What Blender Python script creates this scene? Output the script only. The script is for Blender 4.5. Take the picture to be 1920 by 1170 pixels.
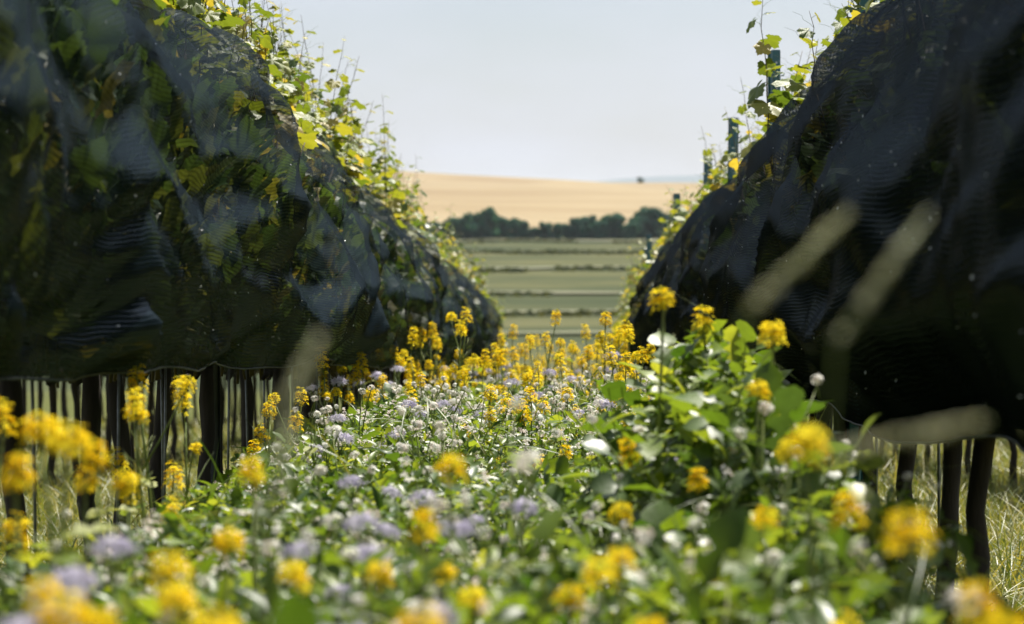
import bpy, math, random
import numpy as np
from mathutils import Vector, Matrix, Euler

rad = math.radians
for o in list(bpy.data.objects):
    bpy.data.objects.remove(o)
sc = bpy.context.scene
COL = sc.collection

# ------------------------------------------------------------------ camera
CAM_H = 0.85
SLOPE = 0.0662                       # the vineyard falls away from the camera
F_PX = 85.0 / 36.0 * 1920.0
cam_d = bpy.data.cameras.new('camera')
cam = bpy.data.objects.new('camera', cam_d)
COL.objects.link(cam)
cam.location = (0, 0, CAM_H)
CAM_ROT = Euler((rad(90 - 2.34), 0, rad(1.14)))
cam.rotation_euler = CAM_ROT
cam_d.lens = 85
cam_d.sensor_width = 36
cam_d.clip_start = 0.05
cam_d.clip_end = 12000
cam_d.dof.use_dof = True
cam_d.dof.focus_distance = 7.8
cam_d.dof.aperture_fstop = 5.0
sc.camera = cam

# ------------------------------------------------------------------ sky and sun
SUN_EL, SUN_AZ = 60.0, 26.0          # azimuth measured clockwise (to the right) from +Y
w = bpy.data.worlds.new('World')
sc.world = w
w.use_nodes = True
nt = w.node_tree
nt.nodes.clear()
sky = nt.nodes.new('ShaderNodeTexSky')
sky.sky_type = 'NISHITA'
sky.sun_disc = False
sky.sun_elevation = rad(SUN_EL)
sky.sun_rotation = rad(SUN_AZ)
sky.altitude = 0
sky.air_density = 0.9
sky.dust_density = 1.6
sky.ozone_density = 1.0
tc = nt.nodes.new('ShaderNodeTexCoord')
mp = nt.nodes.new('ShaderNodeMapping')
mp.inputs['Scale'].default_value = (1.0, 1.0, 3.2)
nz = nt.nodes.new('ShaderNodeTexNoise')
nz.inputs['Scale'].default_value = 5.0
nz.inputs['Detail'].default_value = 6
nz.inputs['Roughness'].default_value = 0.5
cr = nt.nodes.new('ShaderNodeMapRange')
cr.inputs['From Min'].default_value = 0.40
cr.inputs['From Max'].default_value = 0.80
cr.inputs['To Min'].default_value = 0.40
cr.inputs['To Max'].default_value = 0.95
mx = nt.nodes.new('ShaderNodeMixRGB')          # thin high veil of cloud over the whole sky
mx.inputs['Color2'].default_value = (7.0, 7.3, 8.2, 1)
bg = nt.nodes.new('ShaderNodeBackground')
bg.inputs['Strength'].default_value = 0.0515
wo = nt.nodes.new('ShaderNodeOutputWorld')
L = nt.links.new
L(tc.outputs['Generated'], mp.inputs['Vector'])
L(mp.outputs[0], nz.inputs['Vector'])
L(nz.outputs['Fac'], cr.inputs['Value'])
L(cr.outputs[0], mx.inputs['Fac'])
L(sky.outputs[0], mx.inputs['Color1'])
L(mx.outputs[0], bg.inputs['Color'])
L(bg.outputs[0], wo.inputs['Surface'])

sun_d = bpy.data.lights.new('sun', 'SUN')
sun_d.energy = 5.0
sun_d.angle = rad(0.53)
sun_d.color = (1.0, 0.94, 0.84)
sun = bpy.data.objects.new('sun', sun_d)
COL.objects.link(sun)
to_sun = Vector((math.sin(rad(SUN_AZ)) * math.cos(rad(SUN_EL)), math.cos(rad(SUN_AZ)) * math.cos(rad(SUN_EL)), math.sin(rad(SUN_EL))))
sun.rotation_euler = to_sun.to_track_quat('Z', 'Y').to_euler()

sc.view_settings.view_transform = 'Standard'
sc.view_settings.look = 'None'
sc.view_settings.gamma = 1
sc.view_settings.exposure = 1.06
sc.view_settings.use_curve_mapping = False
sc.render.engine = 'CYCLES'
cy = sc.cycles
cy.use_denoising = True
cy.max_bounces = 6
cy.diffuse_bounces = 3
cy.glossy_bounces = 2
cy.transmission_bounces = 4
cy.transparent_max_bounces = 12
cy.caustics_reflective = False
cy.caustics_refractive = False
cy.sample_clamp_indirect = 4.0

# ------------------------------------------------------------------ helpers
RNG = np.random.default_rng(7)
R = random.Random(11)
CAM_M = CAM_ROT.to_matrix()

def P(px, py, depth):
    """point at `depth` metres along the rows that the photograph shows at pixel (px, py)"""
    d = CAM_M @ Vector(((px - 960) / F_PX, -(py - 585) / F_PX, -1.0))
    k = depth / d.y
    return Vector((d.x * k, d.y * k, CAM_H + d.z * k))

def _hash(ix, iy, seed):
    n = (ix.astype(np.int64) * 374761393 + iy.astype(np.int64) * 668265263 + seed * 974711) & 0x7fffffff
    n = ((n ^ (n >> 13)) * 1274126177) & 0x7fffffff
    return (n ^ (n >> 16)) & 0x7fffffff

def noise2(x, y, seed=0):
    x = np.asarray(x, float); y = np.asarray(y, float)
    x, y = np.broadcast_arrays(x, y)
    ix = np.floor(x); iy = np.floor(y)
    fx = x - ix; fy = y - iy
    def g(ax, ay, dx, dy):
        a = _hash(ax, ay, seed) / 0x7fffffff * 6.2831853 * 7
        return np.cos(a) * dx + np.sin(a) * dy
    u = fx ** 3 * (fx * (fx * 6 - 15) + 10); v = fy ** 3 * (fy * (fy * 6 - 15) + 10)
    a = g(ix, iy, fx, fy); b = g(ix + 1, iy, fx - 1, fy)
    c = g(ix, iy + 1, fx, fy - 1); d = g(ix + 1, iy + 1, fx - 1, fy - 1)
    return ((a * (1 - u) + b * u) * (1 - v) + (c * (1 - u) + d * u) * v) * 1.5

def gz(x, y):
    """height of the ground: the vineyard slope, the valley floor, the rising field behind it"""
    x = np.asarray(x, float); y = np.asarray(y, float)
    ky = np.array([-400., 0, 118, 140, 165, 190, 215, 300, 400, 520, 640, 760, 900, 12000])
    kz = np.array([400 * SLOPE, 0, -118 * SLOPE, -8.95, -9.55, -9.75, -9.75, -9.2, -8.55, -7.75, -6.95, -6.15, -5.2, -5.2])
    z = np.interp(y, ky, kz)
    z = z + np.clip((y - 160) / 100, 0, 1) * (0.5 * noise2(x / 60, y / 90, 5) + 0.003 * x)
    return z

def gzf(x, y):
    return float(gz(x, y))

class MB:
    """collects pieces of geometry for ONE mesh"""
    def __init__(s):
        s.V = []; s.F = []; s.M = []; s.T = []; s.n = 0
    def add(s, V, F, mat=0, tint=0.5):
        V = np.asarray(V, float)
        s.V.append(V)
        for f in (F if isinstance(F, list) else [F]):
            f = np.asarray(f, np.int64)
            s.F.append(f + s.n); s.M.append(np.full(len(f), mat, np.int32))
        s.T.append(np.full(len(V), tint) if np.isscalar(tint) else np.asarray(tint, float))
        s.n += len(V)
    def scatter(s, tpl, mats, mat=0, tint=None):
        """many copies of a template (V, [F...]) at (k,3,4) matrices"""
        V, F = tpl
        k = len(mats)
        if k == 0: return
        W = np.einsum('kij,vj->kvi', mats[:, :, :3], V) + mats[:, None, :, 3]
        n = len(V)
        off = (np.arange(k) * n)[:, None, None]
        FF = [(np.asarray(f)[None] + off).reshape(-1, np.asarray(f).shape[1]) for f in F]
        t = np.repeat(tint if tint is not None else RNG.random(k), n)
        s.add(W.reshape(-1, 3), FF, mat, t)
    def tube(s, pts, radii, sides=5, mat=0, tint=0.5, cap=True):
        pts = [Vector(p) for p in pts]
        n = len(pts)
        V = []
        up = Vector((0.3, 0.9, 0.1)).normalized()
        for i, p in enumerate(pts):
            t = (pts[min(i + 1, n - 1)] - pts[max(i - 1, 0)])
            t = t.normalized() if t.length > 1e-9 else Vector((0, 0, 1))
            a = t.cross(up)
            if a.length < 1e-4: a = t.cross(Vector((1, 0, 0)))
            a.normalize(); b = t.cross(a)
            r = radii[i] if hasattr(radii, '__len__') else radii
            for k in range(sides):
                q = 2 * math.pi * k / sides
                V.append(p + a * (math.cos(q) * r) + b * (math.sin(q) * r))
        F = [(i * sides + k, i * sides + (k + 1) % sides, (i + 1) * sides + (k + 1) % sides, (i + 1) * sides + k)
             for i in range(n - 1) for k in range(sides)]
        fl = [np.array(F)]
        if cap:
            fl.append(np.array([list(range(sides))[::-1], [(n - 1) * sides + k for k in range(sides)]]))
        s.add(np.array([v[:] for v in V]), fl, mat, tint)
    def mesh(s, name, mats, smooth=True, uv=None):
        me = bpy.data.meshes.new(name)
        V = np.concatenate(s.V) if s.V else np.zeros((0, 3))
        tot = np.concatenate([np.full(len(f), f.shape[1], np.int32) for f in s.F])
        loops = np.concatenate([f.ravel() for f in s.F]).astype(np.int32)
        me.vertices.add(len(V)); me.vertices.foreach_set('co', V.ravel().astype(np.float32))
        me.loops.add(len(loops)); me.loops.foreach_set('vertex_index', loops)
        me.polygons.add(len(tot))
        st = np.zeros(len(tot), np.int32); st[1:] = np.cumsum(tot)[:-1]
        me.polygons.foreach_set('loop_start', st)
        me.polygons.foreach_set('material_index', np.concatenate(s.M))
        me.polygons.foreach_set('use_smooth', np.full(len(tot), smooth))
        at = me.attributes.new('tint', 'FLOAT', 'POINT')
        at.data.foreach_set('value', np.concatenate(s.T).astype(np.float32))
        if uv is not None:
            l = me.uv_layers.new(name='UVMap')
            l.data.foreach_set('uv', uv[loops].ravel().astype(np.float32))
        for m in (mats if isinstance(mats, (list, tuple)) else [mats]):
            me.materials.append(m)
        me.update(calc_edges=True)
        return me

def obj(name, me, parent=None, loc=None, rot=None, scale=None, kind=None):
    o = bpy.data.objects.new(name, me)
    COL.objects.link(o)
    if parent is not None: o.parent = parent
    if loc is not None: o.location = loc
    if rot is not None: o.rotation_euler = rot
    if scale is not None: o.scale = (scale,) * 3 if np.isscalar(scale) else scale
    if kind: o['kind'] = kind
    return o

def tag(o, label, cat, group=None, kind=None):
    o['label'] = label; o['category'] = cat
    if group: o['group'] = group
    if kind: o['kind'] = kind
    return o

def mats34(pos, rx, ry, rz, s):
    """(k,3,4) matrices: scale, then euler xyz, then move"""
    k = len(pos)
    rx, ry, rz, s = [np.broadcast_to(np.asarray(a, float), (k,)) for a in (rx, ry, rz, s)]
    cx, sx, cy_, sy, cz, sz = np.cos(rx), np.sin(rx), np.cos(ry), np.sin(ry), np.cos(rz), np.sin(rz)
    M = np.zeros((k, 3, 4))
    M[:, 0, 0] = cy_ * cz; M[:, 0, 1] = sx * sy * cz - cx * sz; M[:, 0, 2] = cx * sy * cz + sx * sz
    M[:, 1, 0] = cy_ * sz; M[:, 1, 1] = sx * sy * sz + cx * cz; M[:, 1, 2] = cx * sy * sz - sx * cz
    M[:, 2, 0] = -sy; M[:, 2, 1] = sx * cy_; M[:, 2, 2] = cx * cy_
    M[:, :, :3] *= s[:, None, None]
    M[:, :, 3] = pos
    return M

# ------------------------------------------------------------------ materials
def new_mat(name):
    m = bpy.data.materials.new(name)
    m.use_nodes = True
    m.node_tree.nodes.clear()
    return m, m.node_tree

def out(nt, sh):
    o = nt.nodes.new('ShaderNodeOutputMaterial')
    nt.links.new(sh, o.inputs['Surface'])

def ramp(nt, fac, stops):
    r = nt.nodes.new('ShaderNodeValToRGB')
    e = r.color_ramp.elements
    while len(e) < len(stops): e.new(0.5)
    for i, (p, c) in enumerate(stops):
        e[i].position = p; e[i].color = (*c, 1)
    nt.links.new(fac, r.inputs['Fac'])
    return r.outputs['Color']

def tint_fac(nt, amount=0.4):
    """tint attribute of the leaf plus the object's own random value"""
    a = nt.nodes.new('ShaderNodeAttribute'); a.attribute_name = 'tint'
    oi = nt.nodes.new('ShaderNodeObjectInfo')
    m1 = nt.nodes.new('ShaderNodeMath'); m1.operation = 'SUBTRACT'; m1.inputs[1].default_value = 0.5
    nt.links.new(oi.outputs['Random'], m1.inputs[0])
    m2 = nt.nodes.new('ShaderNodeMath'); m2.operation = 'MULTIPLY_ADD'; m2.inputs[1].default_value = amount
    nt.links.new(m1.outputs[0], m2.inputs[0]); nt.links.new(a.outputs['Fac'], m2.inputs[2])
    return m2.outputs[0]

def leaf_mat(name, stops, trans=0.35, rough=0.38, spec=0.5, amount=0.5, tgain=1.3):
    m, nt = new_mat(name)
    c = ramp(nt, tint_fac(nt, amount), [(p, tuple(v * 0.86 for v in q)) for p, q in stops])
    nn = nt.nodes.new('ShaderNodeTexNoise'); nn.inputs['Scale'].default_value = 60; nn.inputs['Detail'].default_value = 3
    tcn = nt.nodes.new('ShaderNodeTexCoord')
    nt.links.new(tcn.outputs['Object'], nn.inputs['Vector'])
    hv = nt.nodes.new('ShaderNodeHueSaturation')
    mr = nt.nodes.new('ShaderNodeMapRange'); mr.inputs['To Min'].default_value = 0.7; mr.inputs['To Max'].default_value = 1.3
    nt.links.new(nn.outputs['Fac'], mr.inputs['Value']); nt.links.new(mr.outputs[0], hv.inputs['Value'])
    nt.links.new(c, hv.inputs['Color'])
    b = nt.nodes.new('ShaderNodeBsdfPrincipled')
    b.inputs['Roughness'].default_value = rough
    b.inputs['Specular IOR Level'].default_value = spec
    nt.links.new(hv.outputs[0], b.inputs['Base Color'])
    bp = nt.nodes.new('ShaderNodeBump'); bp.inputs['Strength'].default_value = 0.35; bp.inputs['Distance'].default_value = 0.003
    nt.links.new(nn.outputs['Fac'], bp.inputs['Height']); nt.links.new(bp.outputs[0], b.inputs['Normal'])
    t = nt.nodes.new('ShaderNodeBsdfTranslucent')
    g = nt.nodes.new('ShaderNodeMixRGB'); g.blend_type = 'MULTIPLY'; g.inputs['Fac'].default_value = 1
    g.inputs['Color2'].default_value = (tgain * 1.15, tgain, tgain * 0.35, 1)
    nt.links.new(hv.outputs[0], g.inputs['Color1']); nt.links.new(g.outputs[0], t.inputs['Color'])
    mix = nt.nodes.new('ShaderNodeMixShader'); mix.inputs['Fac'].default_value = trans
    nt.links.new(b.outputs[0], mix.inputs[1]); nt.links.new(t.outputs[0], mix.inputs[2])
    out(nt, mix.outputs[0])
    return m

def petal_mat(name, stops, trans=0.4):
    m, nt = new_mat(name)
    c = ramp(nt, tint_fac(nt, 0.4), stops)
    b = nt.nodes.new('ShaderNodeBsdfDiffuse'); t = nt.nodes.new('ShaderNodeBsdfTranslucent')
    nt.links.new(c, b.inputs['Color']); nt.links.new(c, t.inputs['Color'])
    mix = nt.nodes.new('ShaderNodeMixShader'); mix.inputs['Fac'].default_value = trans
    nt.links.new(b.outputs[0], mix.inputs[1]); nt.links.new(t.outputs[0], mix.inputs[2])
    out(nt, mix.outputs[0])
    return m

def plain_mat(name, c1, c2, scale=20, rough=0.7, metallic=0.0, stretch=(1, 1, 1), bump=0.3, spec=0.4):
    m, nt = new_mat(name)
    tcn = nt.nodes.new('ShaderNodeTexCoord'); mpn = nt.nodes.new('ShaderNodeMapping')
    mpn.inputs['Scale'].default_value = stretch
    nn = nt.nodes.new('ShaderNodeTexNoise'); nn.inputs['Scale'].default_value = scale; nn.inputs['Detail'].default_value = 6
    nt.links.new(tcn.outputs['Object'], mpn.inputs[0]); nt.links.new(mpn.outputs[0], nn.inputs['Vector'])
    c = ramp(nt, nn.outputs['Fac'], [(0.3, c1), (0.7, c2)])
    b = nt.nodes.new('ShaderNodeBsdfPrincipled')
    b.inputs['Roughness'].default_value = rough; b.inputs['Metallic'].default_value = metallic
    b.inputs['Specular IOR Level'].default_value = spec
    nt.links.new(c, b.inputs['Base Color'])
    bp = nt.nodes.new('ShaderNodeBump'); bp.inputs['Strength'].default_value = bump; bp.inputs['Distance'].default_value = 0.01
    nt.links.new(nn.outputs['Fac'], bp.inputs['Height']); nt.links.new(bp.outputs[0], b.inputs['Normal'])
    out(nt, b.outputs[0])
    return m

def net_mat(name, a_low, a_high, col, spec=0.2, low=0.35):
    """knitted shade netting: thread lines with open gaps between them"""
    m, nt = new_mat(name)
    N = nt.nodes.new; K = nt.links.new
    uvn = N('ShaderNodeUVMap'); uvn.uv_map = 'UVMap'
    sep = N('ShaderNodeSeparateXYZ'); K(uvn.outputs[0], sep.inputs[0])
    n1 = N('ShaderNodeTexNoise'); n1.inputs['Scale'].default_value = 5.0; n1.inputs['Detail'].default_value = 2
    K(uvn.outputs[0], n1.inputs['Vector'])
    def stripes(sock, period, wob):
        a = N('ShaderNodeMath'); a.operation = 'MULTIPLY_ADD'; a.inputs[1].default_value = wob
        K(n1.outputs['Fac'], a.inputs[0]); K(sock, a.inputs[2])
        b = N('ShaderNodeMath'); b.operation = 'MULTIPLY'; b.inputs[1].default_value = 2 * math.pi / period
        K(a.outputs[0], b.inputs[0])
        c = N('ShaderNodeMath'); c.operation = 'SINE'; K(b.outputs[0], c.inputs[0])
        d = N('ShaderNodeMapRange'); d.inputs['From Min'].default_value = -0.5; d.inputs['From Max'].default_value = 0.6
        d.interpolation_type = 'SMOOTHSTEP'
        K(c.outputs[0], d.inputs['Value'])
        return d.outputs[0]
    h = stripes(sep.outputs['Y'], 0.0105, 0.025)
    v = stripes(sep.outputs['X'], 0.009, 0.01)
    v2 = N('ShaderNodeMath'); v2.operation = 'MULTIPLY'; v2.inputs[1].default_value = 0.45; K(v, v2.inputs[0])
    mxn = N('ShaderNodeMath'); mxn.operation = 'MAXIMUM'; K(h, mxn.inputs[0]); K(v2.outputs[0], mxn.inputs[1])
    n2 = N('ShaderNodeTexNoise'); n2.inputs['Scale'].default_value = 1.7; n2.inputs['Detail'].default_value = 3
    K(uvn.outputs[0], n2.inputs['Vector'])
    lo = N('ShaderNodeMapRange'); lo.inputs['From Min'].default_value = 0.35; lo.inputs['From Max'].default_value = 0.65
    lo.inputs['To Min'].default_value = a_low; lo.inputs['To Max'].default_value = a_high
    K(n2.outputs['Fac'], lo.inputs['Value'])
    al = N('ShaderNodeMath'); al.operation = 'MULTIPLY_ADD'; al.inputs[1].default_value = 0.26; al.use_clamp = True
    K(mxn.outputs[0], al.inputs[0])
    # shade inside the canopy put into the opacity: denser towards each hem
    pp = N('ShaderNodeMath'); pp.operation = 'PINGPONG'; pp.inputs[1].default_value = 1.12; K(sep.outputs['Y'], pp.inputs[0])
    hem_shade = N('ShaderNodeMapRange'); hem_shade.inputs['From Min'].default_value = 0.15; hem_shade.inputs['From Max'].default_value = 0.75
    hem_shade.inputs['To Min'].default_value = low; hem_shade.inputs['To Max'].default_value = 0.0; K(pp.outputs[0], hem_shade.inputs['Value'])
    ad = N('ShaderNodeMath'); ad.operation = 'ADD'; K(lo.outputs[0], ad.inputs[0]); K(hem_shade.outputs[0], ad.inputs[1])
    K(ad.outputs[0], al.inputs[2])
    dif = N('ShaderNodeBsdfDiffuse'); dif.inputs['Color'].default_value = (*col, 1)
    glo = N('ShaderNodeBsdfAnisotropic'); glo.inputs['Color'].default_value = (spec * .82, spec * .95, spec * 1.06, 1); glo.inputs['Roughness'].default_value = 0.24
    b = N('ShaderNodeAddShader'); K(dif.outputs[0], b.inputs[0]); K(glo.outputs[0], b.inputs[1])
    bp = N('ShaderNodeBump'); bp.inputs['Strength'].default_value = 0.25; bp.inputs['Distance'].default_value = 0.004
    K(mxn.outputs[0], bp.inputs['Height']); K(bp.outputs[0], dif.inputs['Normal']); K(bp.outputs[0], glo.inputs['Normal'])
    t = N('ShaderNodeBsdfTransparent')
    mix = N('ShaderNodeMixShader'); K(al.outputs[0], mix.inputs['Fac'])
    K(t.outputs[0], mix.inputs[1]); K(b.outputs[0], mix.inputs[2])
    out(nt, mix.outputs[0])
    return m

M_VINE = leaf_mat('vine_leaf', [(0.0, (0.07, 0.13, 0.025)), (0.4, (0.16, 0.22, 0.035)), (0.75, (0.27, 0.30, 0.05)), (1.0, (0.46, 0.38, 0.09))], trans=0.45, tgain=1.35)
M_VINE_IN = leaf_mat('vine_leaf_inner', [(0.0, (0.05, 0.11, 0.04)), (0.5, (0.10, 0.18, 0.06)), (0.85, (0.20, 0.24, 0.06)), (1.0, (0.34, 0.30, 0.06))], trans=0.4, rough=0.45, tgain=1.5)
M_CANE = plain_mat('cane', (0.06, 0.045, 0.02), (0.14, 0.10, 0.035), 40, 0.6)
M_GREENSTEM = plain_mat('green_stem', (0.10, 0.15, 0.03), (0.20, 0.24, 0.06), 40, 0.5)
M_BARK = plain_mat('vine_bark', (0.014, 0.011, 0.009), (0.05, 0.040, 0.032), 30, 0.9, stretch=(1, 1, 0.15), bump=1.0)
M_LEAF = leaf_mat('cover_leaf', [(0.0, (0.035, 0.085, 0.015)), (0.35, (0.10, 0.175, 0.025)), (0.7, (0.21, 0.29, 0.045)), (1.0, (0.34, 0.37, 0.07))], trans=0.45, rough=0.42, spec=0.45, tgain=1.6)
M_LEAFG = leaf_mat('grey_leaf', [(0.0, (0.055, 0.11, 0.035)), (0.5, (0.11, 0.18, 0.065)), (1.0, (0.22, 0.28, 0.11))], trans=0.4, rough=0.4, spec=0.5, tgain=1.4)
M_YELLOW = petal_mat('mustard_petal', [(0.0, (0.80, 0.50, 0.008)), (0.4, (0.88, 0.66, 0.015)), (1.0, (0.92, 0.78, 0.05))], 0.45)
M_BUD = petal_mat('mustard_bud', [(0.0, (0.30, 0.32, 0.03)), (1.0, (0.60, 0.50, 0.03))], 0.2)
M_LILAC = petal_mat('phacelia_petal', [(0.0, (0.46, 0.42, 0.58)), (0.5, (0.60, 0.57, 0.70)), (1.0, (0.72, 0.70, 0.77))])
M_WHITE = petal_mat('buckwheat_petal', [(0.0, (0.72, 0.62, 0.56)), (0.4, (0.80, 0.78, 0.72)), (1.0, (0.85, 0.85, 0.80))], 0.35)
M_GRASS = leaf_mat('grass_blade', [(0.0, (0.05, 0.10, 0.02)), (0.5, (0.12, 0.17, 0.035)), (1.0, (0.34, 0.32, 0.11))], trans=0.35, rough=0.4)
M_DRYGRASS = leaf_mat('dry_grass', [(0.0, (0.42, 0.44, 0.27)), (1.0, (0.60, 0.62, 0.44))], trans=0.4, rough=0.6)
M_TEAL = plain_mat('teal_steel', (0.022, 0.095, 0.115), (0.040, 0.15, 0.17), 8, 0.42, 0.0, bump=0.05, spec=0.6)
M_HOLE = plain_mat('punched_hole_edge', (0.45, 0.47, 0.48), (0.6, 0.62, 0.62), 30, 0.4, 0.6)
M_STEEL = plain_mat('galvanised_steel', (0.10, 0.105, 0.11), (0.26, 0.27, 0.28), 25, 0.42, 0.8, bump=0.05)
M_DARKSTEEL = plain_mat('weathered_steel', (0.025, 0.030, 0.032), (0.06, 0.065, 0.065), 12, 0.6, 0.3)
M_HOSE = plain_mat('black_hose', (0.012, 0.012, 0.013), (0.03, 0.03, 0.03), 20, 0.4)
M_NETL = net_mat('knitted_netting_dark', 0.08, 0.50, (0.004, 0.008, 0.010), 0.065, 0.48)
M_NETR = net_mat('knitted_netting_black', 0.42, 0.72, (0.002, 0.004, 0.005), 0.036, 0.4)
M_HEM = plain_mat('hem_cord', (0.008, 0.018, 0.022), (0.014, 0.028, 0.034), 60, 0.5)
M_GLINT = plain_mat('glint_plastic', (0.65, 0.68, 0.66), (0.85, 0.86, 0.84), 40, 0.25, spec=0.8)  # pale tone stands in for sun glints on the netting
M_TREE = leaf_mat('far_tree_leaf', [(0.0, (0.016, 0.080, 0.060)), (0.5, (0.030, 0.12, 0.085)), (1.0, (0.055, 0.16, 0.10))], trans=0.3, rough=0.8, spec=0.1)
M_ROWLEAF = leaf_mat('field_row_leaf', [(0.0, (0.05, 0.070, 0.04)), (0.5, (0.075, 0.095, 0.052)), (1.0, (0.12, 0.13, 0.068))], trans=0.25, rough=0.9, spec=0.05)

def ground_mat():
    m, nt = new_mat('vineyard_ground')
    N = nt.nodes.new; K = nt.links.new
    g = N('ShaderNodeNewGeometry'); sp = N('ShaderNodeSeparateXYZ'); K(g.outputs['Position'], sp.inputs[0])
    n1 = N('ShaderNodeTexNoise'); n1.inputs['Scale'].default_value = 14; n1.inputs['Detail'].default_value = 8
    K(g.outputs['Position'], n1.inputs['Vector'])
    near = ramp(nt, n1.outputs['Fac'], [(0.3, (0.035, 0.050, 0.018)), (0.5, (0.080, 0.10, 0.035)), (0.62, (0.12, 0.10, 0.05)), (0.75, (0.22, 0.12, 0.07))])
    n2 = N('ShaderNodeTexNoise'); n2.inputs['Scale'].default_value = 0.045; n2.inputs['Detail'].default_value = 7
    mpn = N('ShaderNodeMapping'); mpn.inputs['Scale'].default_value = (0.5, 0.9, 1)
    K(g.outputs['Position'], mpn.inputs[0]); K(mpn.outputs[0], n2.inputs['Vector'])
    far = ramp(nt, n2.outputs['Fac'], [(0.32, (0.044, 0.056, 0.034)), (0.48, (0.060, 0.070, 0.040)), (0.56, (0.085, 0.090, 0.048)), (0.68, (0.105, 0.105, 0.056))])
    mr = N('ShaderNodeMapRange'); mr.inputs['From Min'].default_value = 70; mr.inputs['From Max'].default_value = 130
    K(sp.outputs['Y'], mr.inputs['Value'])
    mx = N('ShaderNodeMixRGB'); K(mr.outputs[0], mx.inputs['Fac']); K(near, mx.inputs['Color1']); K(far, mx.inputs['Color2'])
    b = N('ShaderNodeBsdfDiffuse'); K(mx.outputs[0], b.inputs['Color'])
    bp = N('ShaderNodeBump'); bp.inputs['Strength'].default_value = 0.6; bp.inputs['Distance'].default_value = 0.03
    K(n1.outputs['Fac'], bp.inputs['Height']); K(bp.outputs[0], b.inputs['Normal'])
    out(nt, b.outputs[0])
    return m

def wheat_mat():
    m, nt = new_mat('wheat_stubble')
    N = nt.nodes.new; K = nt.links.new
    g = N('ShaderNodeNewGeometry')
    mpn = N('ShaderNodeMapping'); mpn.inputs['Scale'].default_value = (0.0035, 0.004, 0.22)
    n2 = N('ShaderNodeTexNoise'); n2.inputs['Scale'].default_value = 1; n2.inputs['Detail'].default_value = 5
    K(g.outputs['Position'], mpn.inputs[0]); K(mpn.outputs[0], n2.inputs['Vector'])
    c = ramp(nt, n2.outputs['Fac'], [(0.3, (0.19, 0.140, 0.085)), (0.46, (0.24, 0.188, 0.115)), (0.54, (0.275, 0.223, 0.140)), (0.7, (0.21, 0.165, 0.105))])
    b = N('ShaderNodeBsdfDiffuse'); K(c, b.inputs['Color'])
    out(nt, b.outputs[0])
    return m

M_GROUND = ground_mat()
M_WHEAT = wheat_mat()
M_STRIP = plain_mat('mown_strip', (0.085, 0.092, 0.044), (0.11, 0.11, 0.054), 0.05, 0.9, bump=0.0)
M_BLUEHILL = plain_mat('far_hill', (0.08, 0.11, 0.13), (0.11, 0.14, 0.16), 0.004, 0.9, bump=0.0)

# ------------------------------------------------------------------ the setting
def grid_mesh(name, xs, ys, zf, mat):
    X, Y = np.meshgrid(xs, ys)
    Z = zf(X, Y)
    V = np.stack([X.ravel(), Y.ravel(), Z.ravel()], 1)
    nx, ny = len(xs), len(ys)
    i = np.arange(nx - 1)[None, :] + (np.arange(ny - 1) * nx)[:, None]
    F = np.stack([i, i + 1, i + 1 + nx, i + nx], -1).reshape(-1, 4)
    b = MB(); b.add(V, F)
    return b.mesh(name, mat)

def sym(a):
    a = np.array(a); return np.concatenate([-a[::-1], a[1:]]) if a[0] == 0 else np.concatenate([-a[::-1], a])

xs = sym([0, .25, .5, .75, 1, 1.25, 1.5, 2, 2.5, 3, 4, 5, 6, 8, 11, 15, 20, 26, 33, 40, 48, 56, 64, 72, 80, 90, 100, 110, 120, 130, 140, 150, 170, 260, 420, 800, 1600, 4000])
ys = np.concatenate([np.array([-300., -100, -40, -15, -5]), np.arange(-2, 30, .5), np.arange(30, 70, 2), np.arange(70, 240, 6), np.arange(240, 900, 15), np.array([950, 1100, 1400, 2000, 4000, 9000.])])
def gz_fine(X, Y):
    near = np.clip(1 - np.abs(Y) / 90, 0, 1)
    return gz(X, Y) + near * 0.02 * noise2(X * 1.7, Y * 1.3, 3)
ground = obj('ground', grid_mesh('ground', xs, ys, gz_fine, M_GROUND)); ground['kind'] = 'structure'

# tan stubble hill behind the trees: ridge heights read off the photograph
def hill_z(X, Y):
    px = X / np.maximum(Y, 1) * F_PX + 1050
    D1 = 2100.0
    ridge_px = np.interp(X / D1 * F_PX + 1050, [-3000, -600, 300, 700, 760, 850, 950, 1050, 1140, 1180, 1260, 1500, 2400, 5000],
                         [330, 300, 305, 317, 321, 327, 332, 337, 343, 343, 343, 346, 352, 380])
    zr = CAM_H + (400 - ridge_px) / F_PX * D1
    t = np.clip((Y - 760) / (D1 - 760), 0, 1)
    z0 = -6.4
    z = z0 + (zr - z0) * (t ** 0.95)
    # a low mound on the slope
    z = z + 5.2 * np.exp(-(((X - 20) / 46) ** 2) - (((Y - 1620) / 150) ** 2))
    z = z + 1.1 * noise2(X / 220, Y / 160, 9) * np.sin(np.pi * t)
    back = np.clip((Y - D1) / 900, 0, 1)
    return z - back * 40
hx = np.concatenate([np.linspace(-1900, -260, 18), np.linspace(-230, 230, 60), np.linspace(260, 1900, 18)])
hy = np.concatenate([np.linspace(740, 2100, 70), np.array([2160, 2300, 2600, 3000.])])
hill = obj('stubble_hill', grid_mesh('stubble_hill', hx, hy, hill_z, M_WHEAT)); hill['kind'] = 'structure'

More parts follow.
